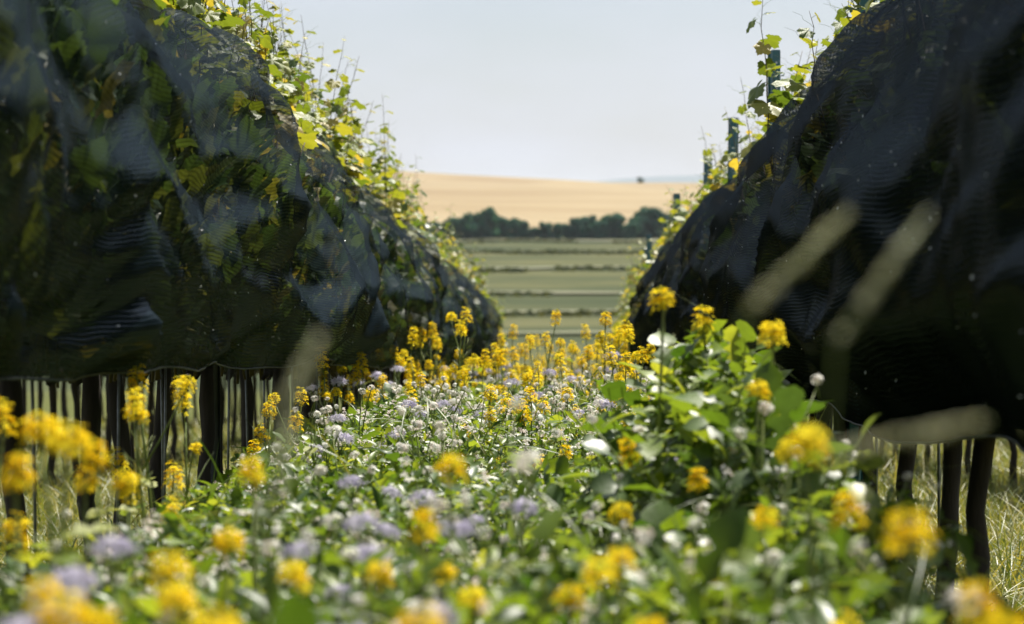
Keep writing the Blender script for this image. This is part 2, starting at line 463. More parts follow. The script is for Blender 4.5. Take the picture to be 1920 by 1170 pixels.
def far_z(X, Y):
    r = np.interp(X / 5200 * F_PX + 1050, [-3000, 600, 1000, 1120, 1180, 1240, 1400, 2200, 5000], [372, 368, 352, 341, 334, 331, 327, 330, 360])
    zr = CAM_H + (400 - r) / F_PX * 5200
    t = np.clip((Y - 4200) / 1000, 0, 1)
    return -20 + (zr + 20) * np.sin(t * np.pi / 2) - np.clip((Y - 5200) / 800, 0, 1) * 60
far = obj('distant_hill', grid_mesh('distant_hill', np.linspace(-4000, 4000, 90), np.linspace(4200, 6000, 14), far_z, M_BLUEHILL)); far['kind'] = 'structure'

# mown tracks between the blocks of the field across the valley, laid just above the ground
def track(y0, wdt, seed):
    xs_ = np.linspace(-140, 140, 57)
    V = []
    for x in xs_:
        yc = y0 * (1 + .055 * float(noise2(x / 45, 0.3, seed)) + .012 * float(noise2(x / 14, 2.3, seed))) + 0.05 * x
        wv = wdt * (1 + 0.8 * float(noise2(x / 25, 7.7, seed)))
        for s in (-.5, .5):
            yy = yc + s * wv
            V.append((x, yy, gzf(x, yy) + 0.30))
    n = len(xs_)
    F = [(2 * i, 2 * i + 2, 2 * i + 3, 2 * i + 1) for i in range(n - 1)]
    b = MB(); b.add(V, np.array(F))
    o = obj('path', b.mesh('path', M_STRIP)); o['kind'] = 'structure'
TRACKS = [(216, 4, 1), (252, 5, 2), (312, 8, 3), (402, 12, 4), (520, 20, 5), (660, 36, 6)]
for a in TRACKS: track(*a)

# ------------------------------------------------------------------ leaf and flower templates (V, [faces])
def strip_leaf(n, wfun, length=1.0, fold=0.15, droop=0.2, wav=0.0, seed=0):
    """leaf along +Y with a midrib: three vertices per row"""
    V = []
    for i in range(n + 1):
        t = i / n
        wd = wfun(t)
        z = -droop * t * t
        wz = wav * math.sin(seed + t * 9)
        V += [(-wd, t * length, z + fold * wd + wz), (0, t * length, z), (wd, t * length, z + fold * wd - wz)]
    F = []
    for i in range(n):
        a = 3 * i
        F += [(a, a + 1, a + 4, a + 3), (a + 1, a + 2, a + 5, a + 4)]
    return np.array(V), [np.array(F)]

T_OVAL = strip_leaf(3, lambda t: 0.03 + 0.27 * math.sin(math.pi * min(1, t * 1.02)) ** 0.8 if t < 0.99 else 0.01, fold=0.35, droop=0.25)
T_LANCE = strip_leaf(4, lambda t: 0.02 + 0.13 * math.sin(math.pi * min(t * .97 + .03, 1)), fold=0.4, droop=0.3)
T_BLADE = strip_leaf(4, lambda t: 0.022 * (1 - t) + 0.001, fold=0.5, droop=0.35)
T_BLADE2 = strip_leaf(5, lambda t: 0.016 * (1 - t * t) + 0.001, fold=0.5, droop=0.75)

def lobed_leaf(seed, lobes=4, length=1.0):
    """pinnately lobed mustard leaf with a large end lobe"""
    r = random.Random(seed)
    n = 16
    ph = r.random() * 0.5
    def wf(t):
        if t > 0.995: return 0.008
        base = 0.03 + 0.25 * (t + .03) ** 0.75 * (1 - t) ** 0.42 * 1.5
        cut = 0.62 + 0.42 * math.sin((t * lobes + ph) * 2 * math.pi) if t < 0.7 else 1.0
        return max(0.012, base * cut * (1 + .13 * math.sin(t * 71 + seed)))
    return strip_leaf(n, wf, length, 0.25, 0.28 + .2 * r.random(), 0.03, seed)
T_LOBED = [lobed_leaf(k) for k in range(4)]

def vine_leaf(seed):
    """palmate grapevine leaf, five lobes with toothed edge, petiole at the origin, tip towards +Y"""
    r = random.Random(seed)
    n = 34
    V = [(0, 0, 0)]
    ring1, ring2 = [], []
    for i in range(n):
        a = -math.pi * 0.93 + 2 * math.pi * 0.93 * i / (n - 1)      # 0 = tip
        lob = 0.5 + 0.5 * math.cos(a * 5 / 2.0 * 1.02) ** 2
        rr = (0.36 + 0.24 * lob) * (1 - 0.10 * abs(a) / math.pi) * (1 + (0.07 if i % 2 else -0.06)) * (1 + 0.08 * (r.random() - .5))
        x, y = math.sin(a) * rr, math.cos(a) * rr
        z = -0.22 * rr * rr * 2 + 0.05 * math.sin(a * 5 + seed) + 0.10 * abs(x)
        ring2.append((x, y + 0.12, z)); ring1.append((x * .55, y * .55 + 0.08, z * .3 + 0.03 * math.cos(a * 5)))
    V += ring1 + ring2
    F3 = [(0, 1 + i + 1, 1 + i) for i in range(n - 1)]
    F4 = [(1 + i, 2 + i, 1 + n + i + 1, 1 + n + i) for i in range(n - 1)]
    return np.array(V), [np.array(F3), np.array(F4)]
T_VINE = [vine_leaf(k) for k in range(4)]

def simple_vine_leaf(seed):
    r = random.Random(seed + 50)
    n = 12
    V = [(0, 0.05, 0)]
    for i in range(n):
        a = -math.pi * 0.92 + 2 * math.pi * 0.92 * i / (n - 1)
        rr = (0.40 + 0.2 * math.cos(a * 2.55) ** 2) * (1 + .15 * (r.random() - .5))
        V.append((math.sin(a) * rr, math.cos(a) * rr + .12, -0.35 * rr * rr + 0.06 * math.sin(a * 4 + seed)))
    return np.array(V), [np.array([(0, i + 2, i + 1) for i in range(n - 1)])]
T_VS = [simple_vine_leaf(k) for k in range(3)]

def petals4(seed):
    """one four-petalled flower, about unit radius, facing +Z"""
    V = []; F = []
    for k in range(4):
        a = k * math.pi / 2 + 0.2 * math.sin(seed * 3 + k)
        c, s = math.cos(a), math.sin(a)
        for (u, v, z) in ((0.06, 0, 0), (0.55, -.34, .16), (0.62, .34, .16), (1.0, -.22, .05), (1.02, .22, .05)):
            V.append((u * c - v * s, u * s + v * c, z))
        b = 5 * k
        F += [(b, b + 1, b + 2, b), (b + 1, b + 3, b + 4, b + 2)]
    tri = np.array([f[:3] for f in F[0::2]]); quad = np.array(F[1::2])
    return np.array(V, float), [tri, quad]
T_FLOWER = [petals4(k) for k in range(3)]

def bud(r=1.0):
    V = [(0, 0, -r), (r * .6, 0, 0), (0, r * .6, 0), (-r * .6, 0, 0), (0, -r * .6, 0), (0, 0, r * 1.2)]
    F = [(0, 2, 1), (0, 3, 2), (0, 4, 3), (0, 1, 4), (5, 1, 2), (5, 2, 3), (5, 3, 4), (5, 4, 1)]
    return np.array(V, float), [np.array(F)]
T_BUD = bud()

# ------------------------------------------------------------------ flower heads
def dirs_to_mats(pos, nrm, s, rng):
    k = len(pos)
    n = nrm / np.linalg.norm(nrm, axis=1, keepdims=True)
    ref = np.where(np.abs(n[:, 2:3]) < 0.9, np.array([[0, 0, 1.0]]), np.array([[1.0, 0, 0]]))
    a = np.cross(ref, n); a /= np.linalg.norm(a, axis=1, keepdims=True)
    b = np.cross(n, a)
    q = rng.random(k) * 6.283
    a2 = a * np.cos(q)[:, None] + b * np.sin(q)[:, None]
    b2 = np.cross(n, a2)
    M = np.zeros((k, 3, 4))
    s = np.broadcast_to(np.asarray(s, float), (k,))
    M[:, :, 0] = a2 * s[:, None]; M[:, :, 1] = b2 * s[:, None]; M[:, :, 2] = n * s[:, None]
    M[:, :, 3] = pos
    return M

def mustard_head(seed, n_fl, length, radius, lean=0.0):
    """raceme: open flowers round the stalk, buds on the crown, stalklets between; base at the origin"""
    rng = np.random.default_rng(seed)
    b = MB()
    b.tube([(0, 0, 0), (0, 0, length * .6), (0, 0, length)], [0.0022, 0.0016, 0.001], 4, 2, .5)
    t = np.sort(rng.random(n_fl)) ** 0.75
    ang = np.arange(n_fl) * 2.399 + rng.normal(0, .2, n_fl)
    rad_ = radius * (1.05 - 0.45 * t ** 2.5) * (0.8 + 0.3 * rng.random(n_fl))
    z = length * (0.18 + 0.80 * t) + 0.004 * rng.normal(0, 1, n_fl)
    pos = np.stack([np.cos(ang) * rad_, np.sin(ang) * rad_, z], 1)
    nrm = np.stack([np.cos(ang) * (1.0 - .6 * t), np.sin(ang) * (1.0 - .6 * t), 0.5 + 0.9 * t], 1) + rng.normal(0, .18, (n_fl, 3))
    M = dirs_to_mats(pos, nrm, 0.0078 * (0.85 + .4 * rng.random(n_fl)), rng)
    for k in range(3):
        b.scatter(T_FLOWER[k], M[k::3], 0, rng.random(len(M[k::3])))
    for p in pos[::2]:
        b.tube([(0, 0, max(0, p[2] - .012)), p * .95], 0.0005, 3, 2, .5, cap=False)
    nb = 10
    a = rng.random(nb) * 6.28; rr = rng.random(nb) * radius * .5
    bp = np.stack([np.cos(a) * rr, np.sin(a) * rr, length * (1.0 + .05 * rng.random(nb))], 1)
    b.scatter(T_BUD, dirs_to_mats(bp, bp - np.array([[0, 0, length * .8]]), 0.0035, rng), 1, rng.random(nb))
    return b.mesh('mustard_head', [M_YELLOW, M_BUD, M_GREENSTEM])

MUSTARD_HEADS = [mustard_head(s, n, l, r) for s, n, l, r in
                 ((1, 34, .058, .018), (2, 46, .085, .019), (3, 26, .040, .018), (4, 58, .115, .020), (5, 22, .032, .016), (6, 40, .07, .021), (7, 52, .042, .023), (8, 60, .050, .026))]

def phacelia_head(seed):
    """dome of lilac bells with long stamens, on a short stalk"""
    rng = np.random.default_rng(seed)
    b = MB()
    n = 42
    v = rng.normal(0, 1, (n, 3)); v /= np.linalg.norm(v, axis=1, keepdims=True); v[:, 2] = np.abs(v[:, 2]) * .9 - .15
    pos = v * np.array([[.021, .021, .015]]) + np.array([[0, 0, .018]])
    M = dirs_to_mats(pos, v + rng.normal(0, .2, (n, 3)), 0.0062 * (.8 + .4 * rng.random(n)), rng)
    for k in range(3): b.scatter(T_FLOWER[k], M[k::3], 0, rng.random(len(M[k::3])))
    for p, d in zip(pos, v):
        b.tube([p, p + d * .010 + rng.normal(0, .002, 3)], 0.0004, 3, 0, .8, cap=False)
    for k in range(5):
        a = k * 1.256
        b.tube([(0, 0, -.02), (math.cos(a) * .008, math.sin(a) * .008, 0), (math.cos(a) * .014, math.sin(a) * .014, .014)], .0012, 4, 1)
    return b.mesh('phacelia_head', [M_LILAC, M_GREENSTEM])
PHACELIA_HEADS = [phacelia_head(s) for s in (1, 2, 3)]

def buckwheat_head(seed, n=26, r=.013):
    """loose cluster of small white flowers"""
    rng = np.random.default_rng(seed + 30)
    b = MB()
    v = rng.normal(0, 1, (n, 3)); v /= np.linalg.norm(v, axis=1, keepdims=True)
    pos = v * np.array([[r, r, r * .7]]) * (0.6 + .5 * rng.random((n, 1))) + np.array([[0, 0, .010]])
    M = dirs_to_mats(pos, v + np.array([[0, 0, .3]]), 0.0045 * (.8 + .4 * rng.random(n)), rng)
    for k in range(3): b.scatter(T_FLOWER[k], M[k::3], 0, rng.random(len(M[k::3])))
    b.tube([(0, 0, -.015), (0, 0, .01)], .0010, 4, 1)
    return b.mesh('buckwheat_head', [M_WHITE, M_GREENSTEM])
BUCK_HEADS = [buckwheat_head(1, 18, .010), buckwheat_head(2, 24, .012), buckwheat_head(3, 14, .008)]

def leaf_mesh(name, tpl, mat, tint):
    b = MB(); b.add(tpl[0], tpl[1], 0, tint)
    return b.mesh(name, mat)
LOBED_ME = [leaf_mesh('lobed_leaf', t, M_LEAF, .2 + .2 * k) for k, t in enumerate(T_LOBED)]
LOBED_G = [leaf_mesh('pale_lobed_leaf', t, M_LEAFG, .3 + .2 * k) for k, t in enumerate(T_LOBED)]
OVAL_ME = [leaf_mesh('oval_leaf', T_OVAL, M_LEAF, .25 + .25 * k) for k in range(3)]
LANCE_ME = [leaf_mesh('lance_leaf', T_LANCE, M_LEAFG, .2 + .3 * k) for k in range(3)]
VINE_ME = [leaf_mesh('grape_leaf', t, M_VINE, .25 + .22 * k) for k, t in enumerate(T_VINE)]
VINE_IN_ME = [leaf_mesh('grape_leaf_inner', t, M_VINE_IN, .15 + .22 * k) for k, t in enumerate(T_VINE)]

# ------------------------------------------------------------------ plants: a variant is a stem mesh plus part placements
def bent(p0, p1, r, k=4, amt=.02):
    p0, p1 = Vector(p0), Vector(p1)
    o1 = Vector((r.uniform(-1, 1), r.uniform(-1, 1), 0)) * amt
    return [p0.lerp(p1, i / k) + o1 * math.sin(math.pi * i / k) for i in range(k + 1)]

def mustard_variant(seed, h=0.8, nbranch=3, nleaf=7, leafsize=.11, big=False, heads=None, hs=1.0):
    r = random.Random(seed)
    b = MB()
    top = Vector((r.uniform(-.05, .05), r.uniform(-.05, .05), h))
    main = bent((0, 0, -.03), top, r, 6, .03)
    b.tube(main, [.0055 - .0005 * i for i in range(7)], 5, 0, .5)
    parts = [('flower_head', r.choice(heads or [0, 1, 3, 5]), tuple(top - Vector((0, 0, .01))), (r.uniform(-.15, .15), r.uniform(-.15, .15), r.uniform(0, 6)), hs * r.uniform(.9, 1.15))]
    for k in range(nbranch):
        t = 0.55 + 0.32 * (k + r.random() * .6) / max(1, nbranch)
        p = Vector((0, 0, 0)).lerp(top, t); a = r.uniform(0, 6.28); ln = r.uniform(.12, .24) * h
        q = p + Vector((math.cos(a) * ln * .5, math.sin(a) * ln * .5, ln * .9))
        b.tube(bent(p, q, r, 3, .012), [.003, .0026, .0022, .0018], 4)
        parts.append(('flower_head', r.choice([0, 2, 4, 5, 2]), tuple(q - Vector((0, 0, .006))), (r.uniform(-.3, .3), r.uniform(-.3, .3), a), r.uniform(.75, 1.0)))
    for k in range(nleaf):
        t = 0.25 + 0.6 * (k + r.random()) / nleaf
        p = Vector((0, 0, 0)).lerp(top, t); a = k * 2.4 + r.uniform(-.4, .4)
        s = leafsize * (1.25 - .65 * t) * r.uniform(.8, 1.25)
        parts.append(('leaf', r.randrange(4), tuple(p), (r.uniform(-.1, .55), r.uniform(-.25, .25), a), s))
    for k in range(6):                                           # seed pods under the flowers
        t = 0.80 + .14 * r.random(); p = Vector((0, 0, 0)).lerp(top, t); a = r.uniform(0, 6.28)
        b.tube([p, p + Vector((math.cos(a) * .02, math.sin(a) * .02, .012)), p + Vector((math.cos(a) * .032, math.sin(a) * .032, .03))], [.0008, .0014, .0005], 3)
    return dict(stem=b.mesh('mustard_stem', M_GREENSTEM), parts=parts, heads=MUSTARD_HEADS, leaves=LOBED_G if big else LOBED_ME, h=h)

def phacelia_variant(seed, h=.6):
    r = random.Random(seed + 100)
    b = MB()
    top = Vector((r.uniform(-.06, .06), r.uniform(-.06, .06), h))
    b.tube(bent((0, 0, -.03), top, r, 5, .03), [.0035, .0033, .003, .0026, .0022, .002], 5)
    parts = [('flower_head', r.randrange(3), tuple(top), (r.uniform(-.3, .3), r.uniform(-.3, .3), 0), r.uniform(.95, 1.25))]
    for k in range(2):
        p = Vector((0, 0, 0)).lerp(top, .62 + .15 * k); a = r.uniform(0, 6.28); ln = r.uniform(.08, .13)
        q = p + Vector((math.cos(a) * ln * .6, math.sin(a) * ln * .6, ln))
        b.tube(bent(p, q, r, 3, .01), [.0022, .002, .0018, .0016], 4)
        parts.append(('flower_head', r.randrange(3), tuple(q), (r.uniform(-.4, .4), r.uniform(-.4, .4), a), r.uniform(.7, .95)))
    for k in range(6):
        t = .25 + .6 * (k + r.random()) / 6
        parts.append(('leaf', r.randrange(3), tuple(Vector((0, 0, 0)).lerp(top, t)), (r.uniform(0, .6), r.uniform(-.2, .2), k * 2.4), r.uniform(.06, .1)))
    return dict(stem=b.mesh('phacelia_stem', M_GREENSTEM), parts=parts, heads=PHACELIA_HEADS, leaves=LANCE_ME, h=h)

def buckwheat_variant(seed, h=.55):
    r = random.Random(seed + 200)
    b = MB()
    top = Vector((r.uniform(-.06, .06), r.uniform(-.06, .06), h))
    b.tube(bent((0, 0, -.03), top, r, 5, .03), [.003, .0028, .0026, .0022, .0018, .0014], 5)
    parts = [('flower_head', r.randrange(3), tuple(top), (r.uniform(-.4, .4), r.uniform(-.4, .4), 0), r.uniform(.9, 1.3))]
    for k in range(4):
        p = Vector((0, 0, 0)).lerp(top, .5 + .11 * k); a = r.uniform(0, 6.28); ln = r.uniform(.08, .16)
        q = p + Vector((math.cos(a) * ln * .7, math.sin(a) * ln * .7, ln))
        b.tube(bent(p, q, r, 3, .01), [.0018, .0016, .0014, .0012], 4)
        parts.append(('flower_head', r.randrange(3), tuple(q), (r.uniform(-.4, .4), r.uniform(-.4, .4), a), r.uniform(.7, 1.1)))
    for k in range(6):
        t = .3 + .6 * (k + r.random()) / 6
        parts.append(('leaf', r.randrange(3), tuple(Vector((0, 0, 0)).lerp(top, t)), (r.uniform(-.1, .6), r.uniform(-.2, .2), k * 2.4 + 1), r.uniform(.045, .075)))
    return dict(stem=b.mesh('buckwheat_stem', M_GREENSTEM), parts=parts, heads=BUCK_HEADS, leaves=OVAL_ME, h=h)

def mesh_arrays(me):
    V = np.empty(len(me.vertices) * 3, np.float32); me.vertices.foreach_get('co', V)
    st = np.empty(len(me.polygons), np.int32); tt = np.empty(len(me.polygons), np.int32); mi = np.empty(len(me.polygons), np.int32)
    me.polygons.foreach_get('loop_start', st); me.polygons.foreach_get('loop_total', tt); me.polygons.foreach_get('material_index', mi)
    lv = np.empty(len(me.loops), np.int32); me.loops.foreach_get('vertex_index', lv)
    T = np.empty(len(me.vertices), np.float32); me.attributes['tint'].data.foreach_get('value', T)
    return V.reshape(-1, 3), st, tt, mi, lv, T

def joined_mesh(name, var):
    """the whole plant as one mesh, for plants too far off to show their parts"""
    mats = []; b = MB()
    def put(me, M):
        V, st, tt, mi, lv, T = mesh_arrays(me)
        idx = []
        for m in me.materials:
            if m not in mats: mats.append(m)
            idx.append(mats.index(m))
        V = (np.array(M.to_3x3()) @ V.T).T + np.array(M.translation)
        first = True
        for mm in range(len(idx)):
            for k in np.unique(tt[mi == mm]) if (mi == mm).any() else ():
                sel = (mi == mm) & (tt == k)
                F = lv[st[sel][:, None] + np.arange(k)[None]]
                b.F.append(F.astype(np.int64) + b.n); b.M.append(np.full(len(F), idx[mm], np.int32))
        b.V.append(V); b.T.append(T); b.n += len(V)
    put(var['stem'], Matrix.Identity(4))
    for kind, i, loc, rot, s in var['parts']:
        me = (var['heads'] if kind == 'flower_head' else var['leaves'])[i]
        put(me, Matrix.LocRotScale(Vector(loc), Euler(rot), Vector((s, s, s))))
    return b.mesh(name, mats)

def zone(x, y):
    side = 'beside the near black netting' if x > .42 else 'beside the trunks of the leafier row' if x < -.58 else 'in mid strip'
    return side + (', valley end' if y > 17 else '')

def place_plant(name, var, label, cat, group, loc, rz=0, s=1.0, tilt=(0, 0), parts=True):
    label = label + ' ' + zone(loc[0], loc[1])
    if not parts:
        if 'joined' not in var: var['joined'] = joined_mesh(name, var)
        o = obj(name, var['joined'], None, loc, (tilt[0], tilt[1], rz), s)
        return tag(o, label, cat, group)
    o = obj(name, None, None, loc, (tilt[0], tilt[1], rz), s)
    tag(o, label, cat, group)
    obj('stem', var['stem'], o)
    for kind, i, l, r_, ps in var['parts']:
        me = (var['heads'] if kind == 'flower_head' else var['leaves'])[i]
        obj(kind, me, o, l, r_, ps)
    return o

# ------------------------------------------------------------------ netting
NET_PROF = np.array([(0, .20), (.06, .25), (.2, .31), (.4, .33), (.6, .30), (.78, .225), (.9, .15), (.97, .08), (1, .0)])
LX, RX = -1.20, 1.00                     # trunk lines of the two rows beside the flower strip

def net_point(u, t, side, xc, seed, hb0, ht0):
    bs = .65 if xc > 0 else 1.0
    """t 0..1 bottom to top on one flank; returns x, y, z"""
    hb = hb0 + .085 * noise2(u * .45, 1.5, seed) + .018 * noise2(u * 1.5, 8.5, seed + (3 if side > 0 else 4))
    ht = ht0 + .12 * noise2(u * .8, 3.3, seed + 1) + .07 * noise2(u * 2.1, 6.1, seed + 1)
    if xc == RX: hb = hb - .13 * np.clip((8.6 - u) / 3.4, 0, 1) + .04 * np.clip((u - 8) / 3, 0, 1)
    h = hb + (ht - hb) * t
    hw = np.interp(t, NET_PROF[:, 0], NET_PROF[:, 1])
    sd = seed + (11 if side > 0 else 17)
    sag = .10 * np.abs(np.sin(u * 1.7 + 2 * noise2(u * .3, 0.2, sd))) + .09 * noise2(u * .9, h * .8, sd + 5)
    hh = h + sag
    bul = .11 * noise2(u * .75, h * 1.4, sd)
    r1 = 1 - 2.2 * np.abs(noise2(u * .30 + 5, hh * 3.0, sd + 1))
    r2 = 1 - 2.2 * np.abs(noise2(u * .7, hh * 6.5 + u * .25, sd + 2))
    w3 = noise2(u * 4.5, hh * 5.0, sd + 3)
    w4 = noise2(u * 10, h * 9, sd + 4)
    w5 = 1 - 2 * np.abs(noise2(u * 2.6 + h * 2, hh * 12, sd + 8))
    env = np.interp(t, [0, .1, .85, 1], [.55, 1, .8, .25])
    d = bs * (bul + .070 * np.clip(r1, -.8, 1) + .018 * np.clip(r2, -.8, 1) + .010 * w3 + .005 * w4 + .012 * w5) * env
    x = xc + side * (np.maximum(hw + d, .0))
    z = h + .25 * d * np.interp(t, [0, .7, 1], [0, .4, 1.3]) + gz(0, u)
    return x, z

def make_net(name, xc, u0, u1, mat, seed, label, hb0=.86, ht0=1.88, fine=True, inner=1, glints=0, mask_rng=5):
    k = .032 if fine else .09
    us = [u0]
    while us[-1] < u1:
        us.append(us[-1] + max(k, us[-1] * .0045))
    us = np.array(us)
    nh = 44 if fine else 18
    t1 = np.linspace(0, 1, nh) ** 0.95
    T = np.concatenate([t1, t1[::-1][1:]]); S = np.concatenate([np.full(nh, inner), np.full(nh - 1, -inner)])
    U, TT = np.meshgrid(us, T, indexing='ij'); SS = np.broadcast_to(S[None], U.shape)
    xa, za = net_point(U, TT, 1, xc, seed, hb0, ht0)
    xb, zb = net_point(U, TT, -1, xc, seed, hb0, ht0)
    X = np.where(SS > 0, xa, xb); Z = np.where(SS > 0, za, zb)
    top = TT > .999
    X = np.where(top, xc + .02 * noise2(U * 1.3, 0.7, seed), X)
    V = np.stack([X.ravel(), U.ravel(), Z.ravel()], 1)
    n2 = len(T)
    i = (np.arange(len(us) - 1) * n2)[:, None] + np.arange(n2 - 1)[None]
    F = np.stack([i, i + 1, i + 1 + n2, i + n2], -1).reshape(-1, 4)
    arc = np.concatenate([[0], np.cumsum(np.full(n2 - 1, 1.12 / (nh - 1)))])
    uv = np.stack([U.ravel(), np.broadcast_to(arc[None], U.shape).ravel()], 1)
    b = MB(); b.add(V, F)
    o = obj(name, b.mesh(name, mat, uv=uv))
    tag(o, label, 'netting')
    G = V.reshape(len(us), n2, 3)
    for side in (0, n2 - 1):
        st = 1 if fine else 2
        pts = [Vector(G[q, side]) for q in range(0, len(us), st)]
        hb_ = MB(); hb_.tube(pts, .0035, 5, 0)
        obj('hem_cord', hb_.mesh('hem_cord', M_HEM), o)
    if glints:  # sun glints on the netting, put in as small pale plastic bits
        rg = np.random.default_rng(seed + 70)
        sb = MB()
        q = (rg.random(glints) ** 1.6 * (len(us) - 2)).astype(int); w_ = rg.integers(2, nh - 1, glints)
        if True:
            pos = G[q, w_] + np.array([[.004 * inner, 0, 0]])
        V0 = np.array([(-.5, 0, 0), (0, .22, .05), (.5, 0, 0), (0, -.22, .05), (0, 0, .25)])
        F0 = [np.array([(0, 3, 4), (3, 2, 4), (2, 1, 4), (1, 0, 4)])]
        sb.scatter((V0, F0), mats34(pos, rg.random(glints) * 6, rg.random(glints) * 6, rg.random(glints) * 6, .004 + .007 * rg.random(glints) ** 2))
        obj('glint_bits', sb.mesh('glint_bits', M_GLINT), o, kind='stuff')
    return o, us, G

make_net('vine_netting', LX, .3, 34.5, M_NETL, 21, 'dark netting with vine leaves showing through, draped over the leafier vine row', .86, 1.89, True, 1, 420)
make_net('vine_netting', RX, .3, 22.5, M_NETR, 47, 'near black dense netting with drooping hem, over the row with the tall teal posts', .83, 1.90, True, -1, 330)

# ------------------------------------------------------------------ grapevines
def trunk_mesh(seed):
    r = random.Random(seed)
    b = MB()
    pts = []; x = y = 0
    for i in range(9):
        pts.append((x, y, -.05 + i * .115)); x += r.uniform(-.02, .02); y += r.uniform(-.03, .03)
    b.tube(pts, [.036, .029, .027, .024, .026, .023, .024, .027, .021], 8)
    return b.mesh('trunk', M_BARK), pts[-1]
def cordon_mesh(seed, top):
    r = random.Random(seed)
    b = MB()
    for s in (-1, 1):
        pts = [Vector(top) + Vector((r.uniform(-.01, .01), s * .5 * i / 5, .03 * math.sin(i) + .02)) for i in range(6)]
        b.tube(pts, [.022, .018, .017, .015, .013, .009], 6)
    return b.mesh('cordon', M_BARK)
def foliage_mesh(seed, n=260, netted=True):
    rng = np.random.default_rng(seed)
    b = MB()
    hw = .165
    pos = np.stack([rng.normal(0, .5, n).clip(-1, 1) * hw, rng.uniform(-.55, .55, n), rng.uniform(.96, 1.80, n)], 1)
    k = np.clip((1.88 - pos[:, 2]) / .35, .35, 1); pos[:, 0] *= k
    for v in range(3):
        p = pos[v::3]
        b.scatter(T_VS[v], mats34(p, rng.uniform(-1.3, 1.0, len(p)), rng.normal(0, .6, len(p)), rng.random(len(p)) * 6.28, .09 + .06 * rng.random(len(p))), 0, rng.random(len(p)))
    for v in range(9):
        y = rng.uniform(-.5, .5)
        b.tube([(0, y, .84), (rng.normal(0, .05), y + rng.normal(0, .06), 1.3), (rng.normal(0, .05), y + rng.normal(0, .1), 1.8)], [.005, .004, .003], 4, 1)
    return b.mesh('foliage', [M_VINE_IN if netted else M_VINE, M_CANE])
TRUNKS = [trunk_mesh(k) for k in range(5)]
CORDONS = [cordon_mesh(k, TRUNKS[k][1]) for k in range(5)]
FOLIAGE = [foliage_mesh(k, 170) for k in range(4)]
FOLIAGE_OPEN = [foliage_mesh(k + 20, 190, False) for k in range(3)]

def shoot_variant(seed, ln):
    """a cane with leaf placements and tendrils, base at the origin"""
    r = random.Random(seed + 300)
    b = MB()
    lean = Vector((r.uniform(-.12, .12), r.uniform(-.2, .2), 0))
    pts = [Vector((0, 0, -.25)) + lean * 0]
    n = 8
    for i in range(1, n + 1):
        t = i / n
        pts.append(Vector((0, 0, -.25 + (ln + .25) * t)) + lean * t * t * ln * 1.6 + Vector((r.uniform(-.01, .01), r.uniform(-.01, .01), 0)))
    b.tube(pts, [.0042 - .0004 * i for i in range(n + 1)], 5, 0)
    leaves = []
    m = int(5 + ln * 12)
    for k in range(m):
        t = .25 + .75 * (k + r.random() * .7) / m
        i = min(n - 1, int(t * n)); p = pts[i].lerp(pts[i + 1], t * n - i)
        a = k * 2.6 + r.uniform(-.5, .5)
        pet = Vector((math.cos(a), math.sin(a), .35)) * r.uniform(.03, .07) * (1.2 - .6 * t)
        b.tube([p, p + pet * .6 + Vector((0, 0, .006)), p + pet], .0011, 3, 1, cap=False)
        s = r.uniform(.10, .16) * (1.25 - 1.0 * t)
        leaves.append((r.randrange(4), tuple(p + pet), (r.uniform(-1.0, .35), r.uniform(-.5, .5), a - math.pi / 2), s))
    for k in range(3):                                            # tendrils
        p = pts[n - 1 - k]; a = r.uniform(0, 6.28); q = []
        for j in range(9):
            t = j / 8
            q.append(p + Vector((math.cos(a) * .10 * t + .012 * math.sin(t * 12) * t, math.sin(a) * .10 * t + .012 * math.cos(t * 12) * t, .06 * t)))
        b.tube(q, [.0009 - .00006 * j for j in range(9)], 3, 1, cap=False)
    return dict(cane=b.mesh('cane', [M_CANE, M_GREENSTEM]), leaves=leaves)
SHOOTS = [shoot_variant(k, l) for k, l in enumerate((.20, .26, .34, .44, .54, .64, .74, .24, .36, .30))]
def shoot_joined(v):
    mats = [M_CANE, M_GREENSTEM, M_VINE]; b = MB()
    V, st, tt, mi, lv, T = mesh_arrays(v['cane'])
    for mm in (0, 1):
        for k in np.unique(tt[mi == mm]):
            sel = (mi == mm) & (tt == k); b.F.append(lv[st[sel][:, None] + np.arange(k)[None]].astype(np.int64)); b.M.append(np.full(sel.sum(), mm, np.int32))
    b.V.append(V); b.T.append(T); b.n += len(V)
    for i, l, r_, s in v['leaves']:
        M = Matrix.LocRotScale(Vector(l), Euler(r_), Vector((s, s, s)))
        V2 = (np.array(M.to_3x3()) @ T_VS[i % 3][0].T).T + np.array(M.translation)
        b.add(V2, T_VS[i % 3][1], 2, R.random())
    return b.mesh('shoot', mats)
for v in SHOOTS: v['joined'] = shoot_joined(v)

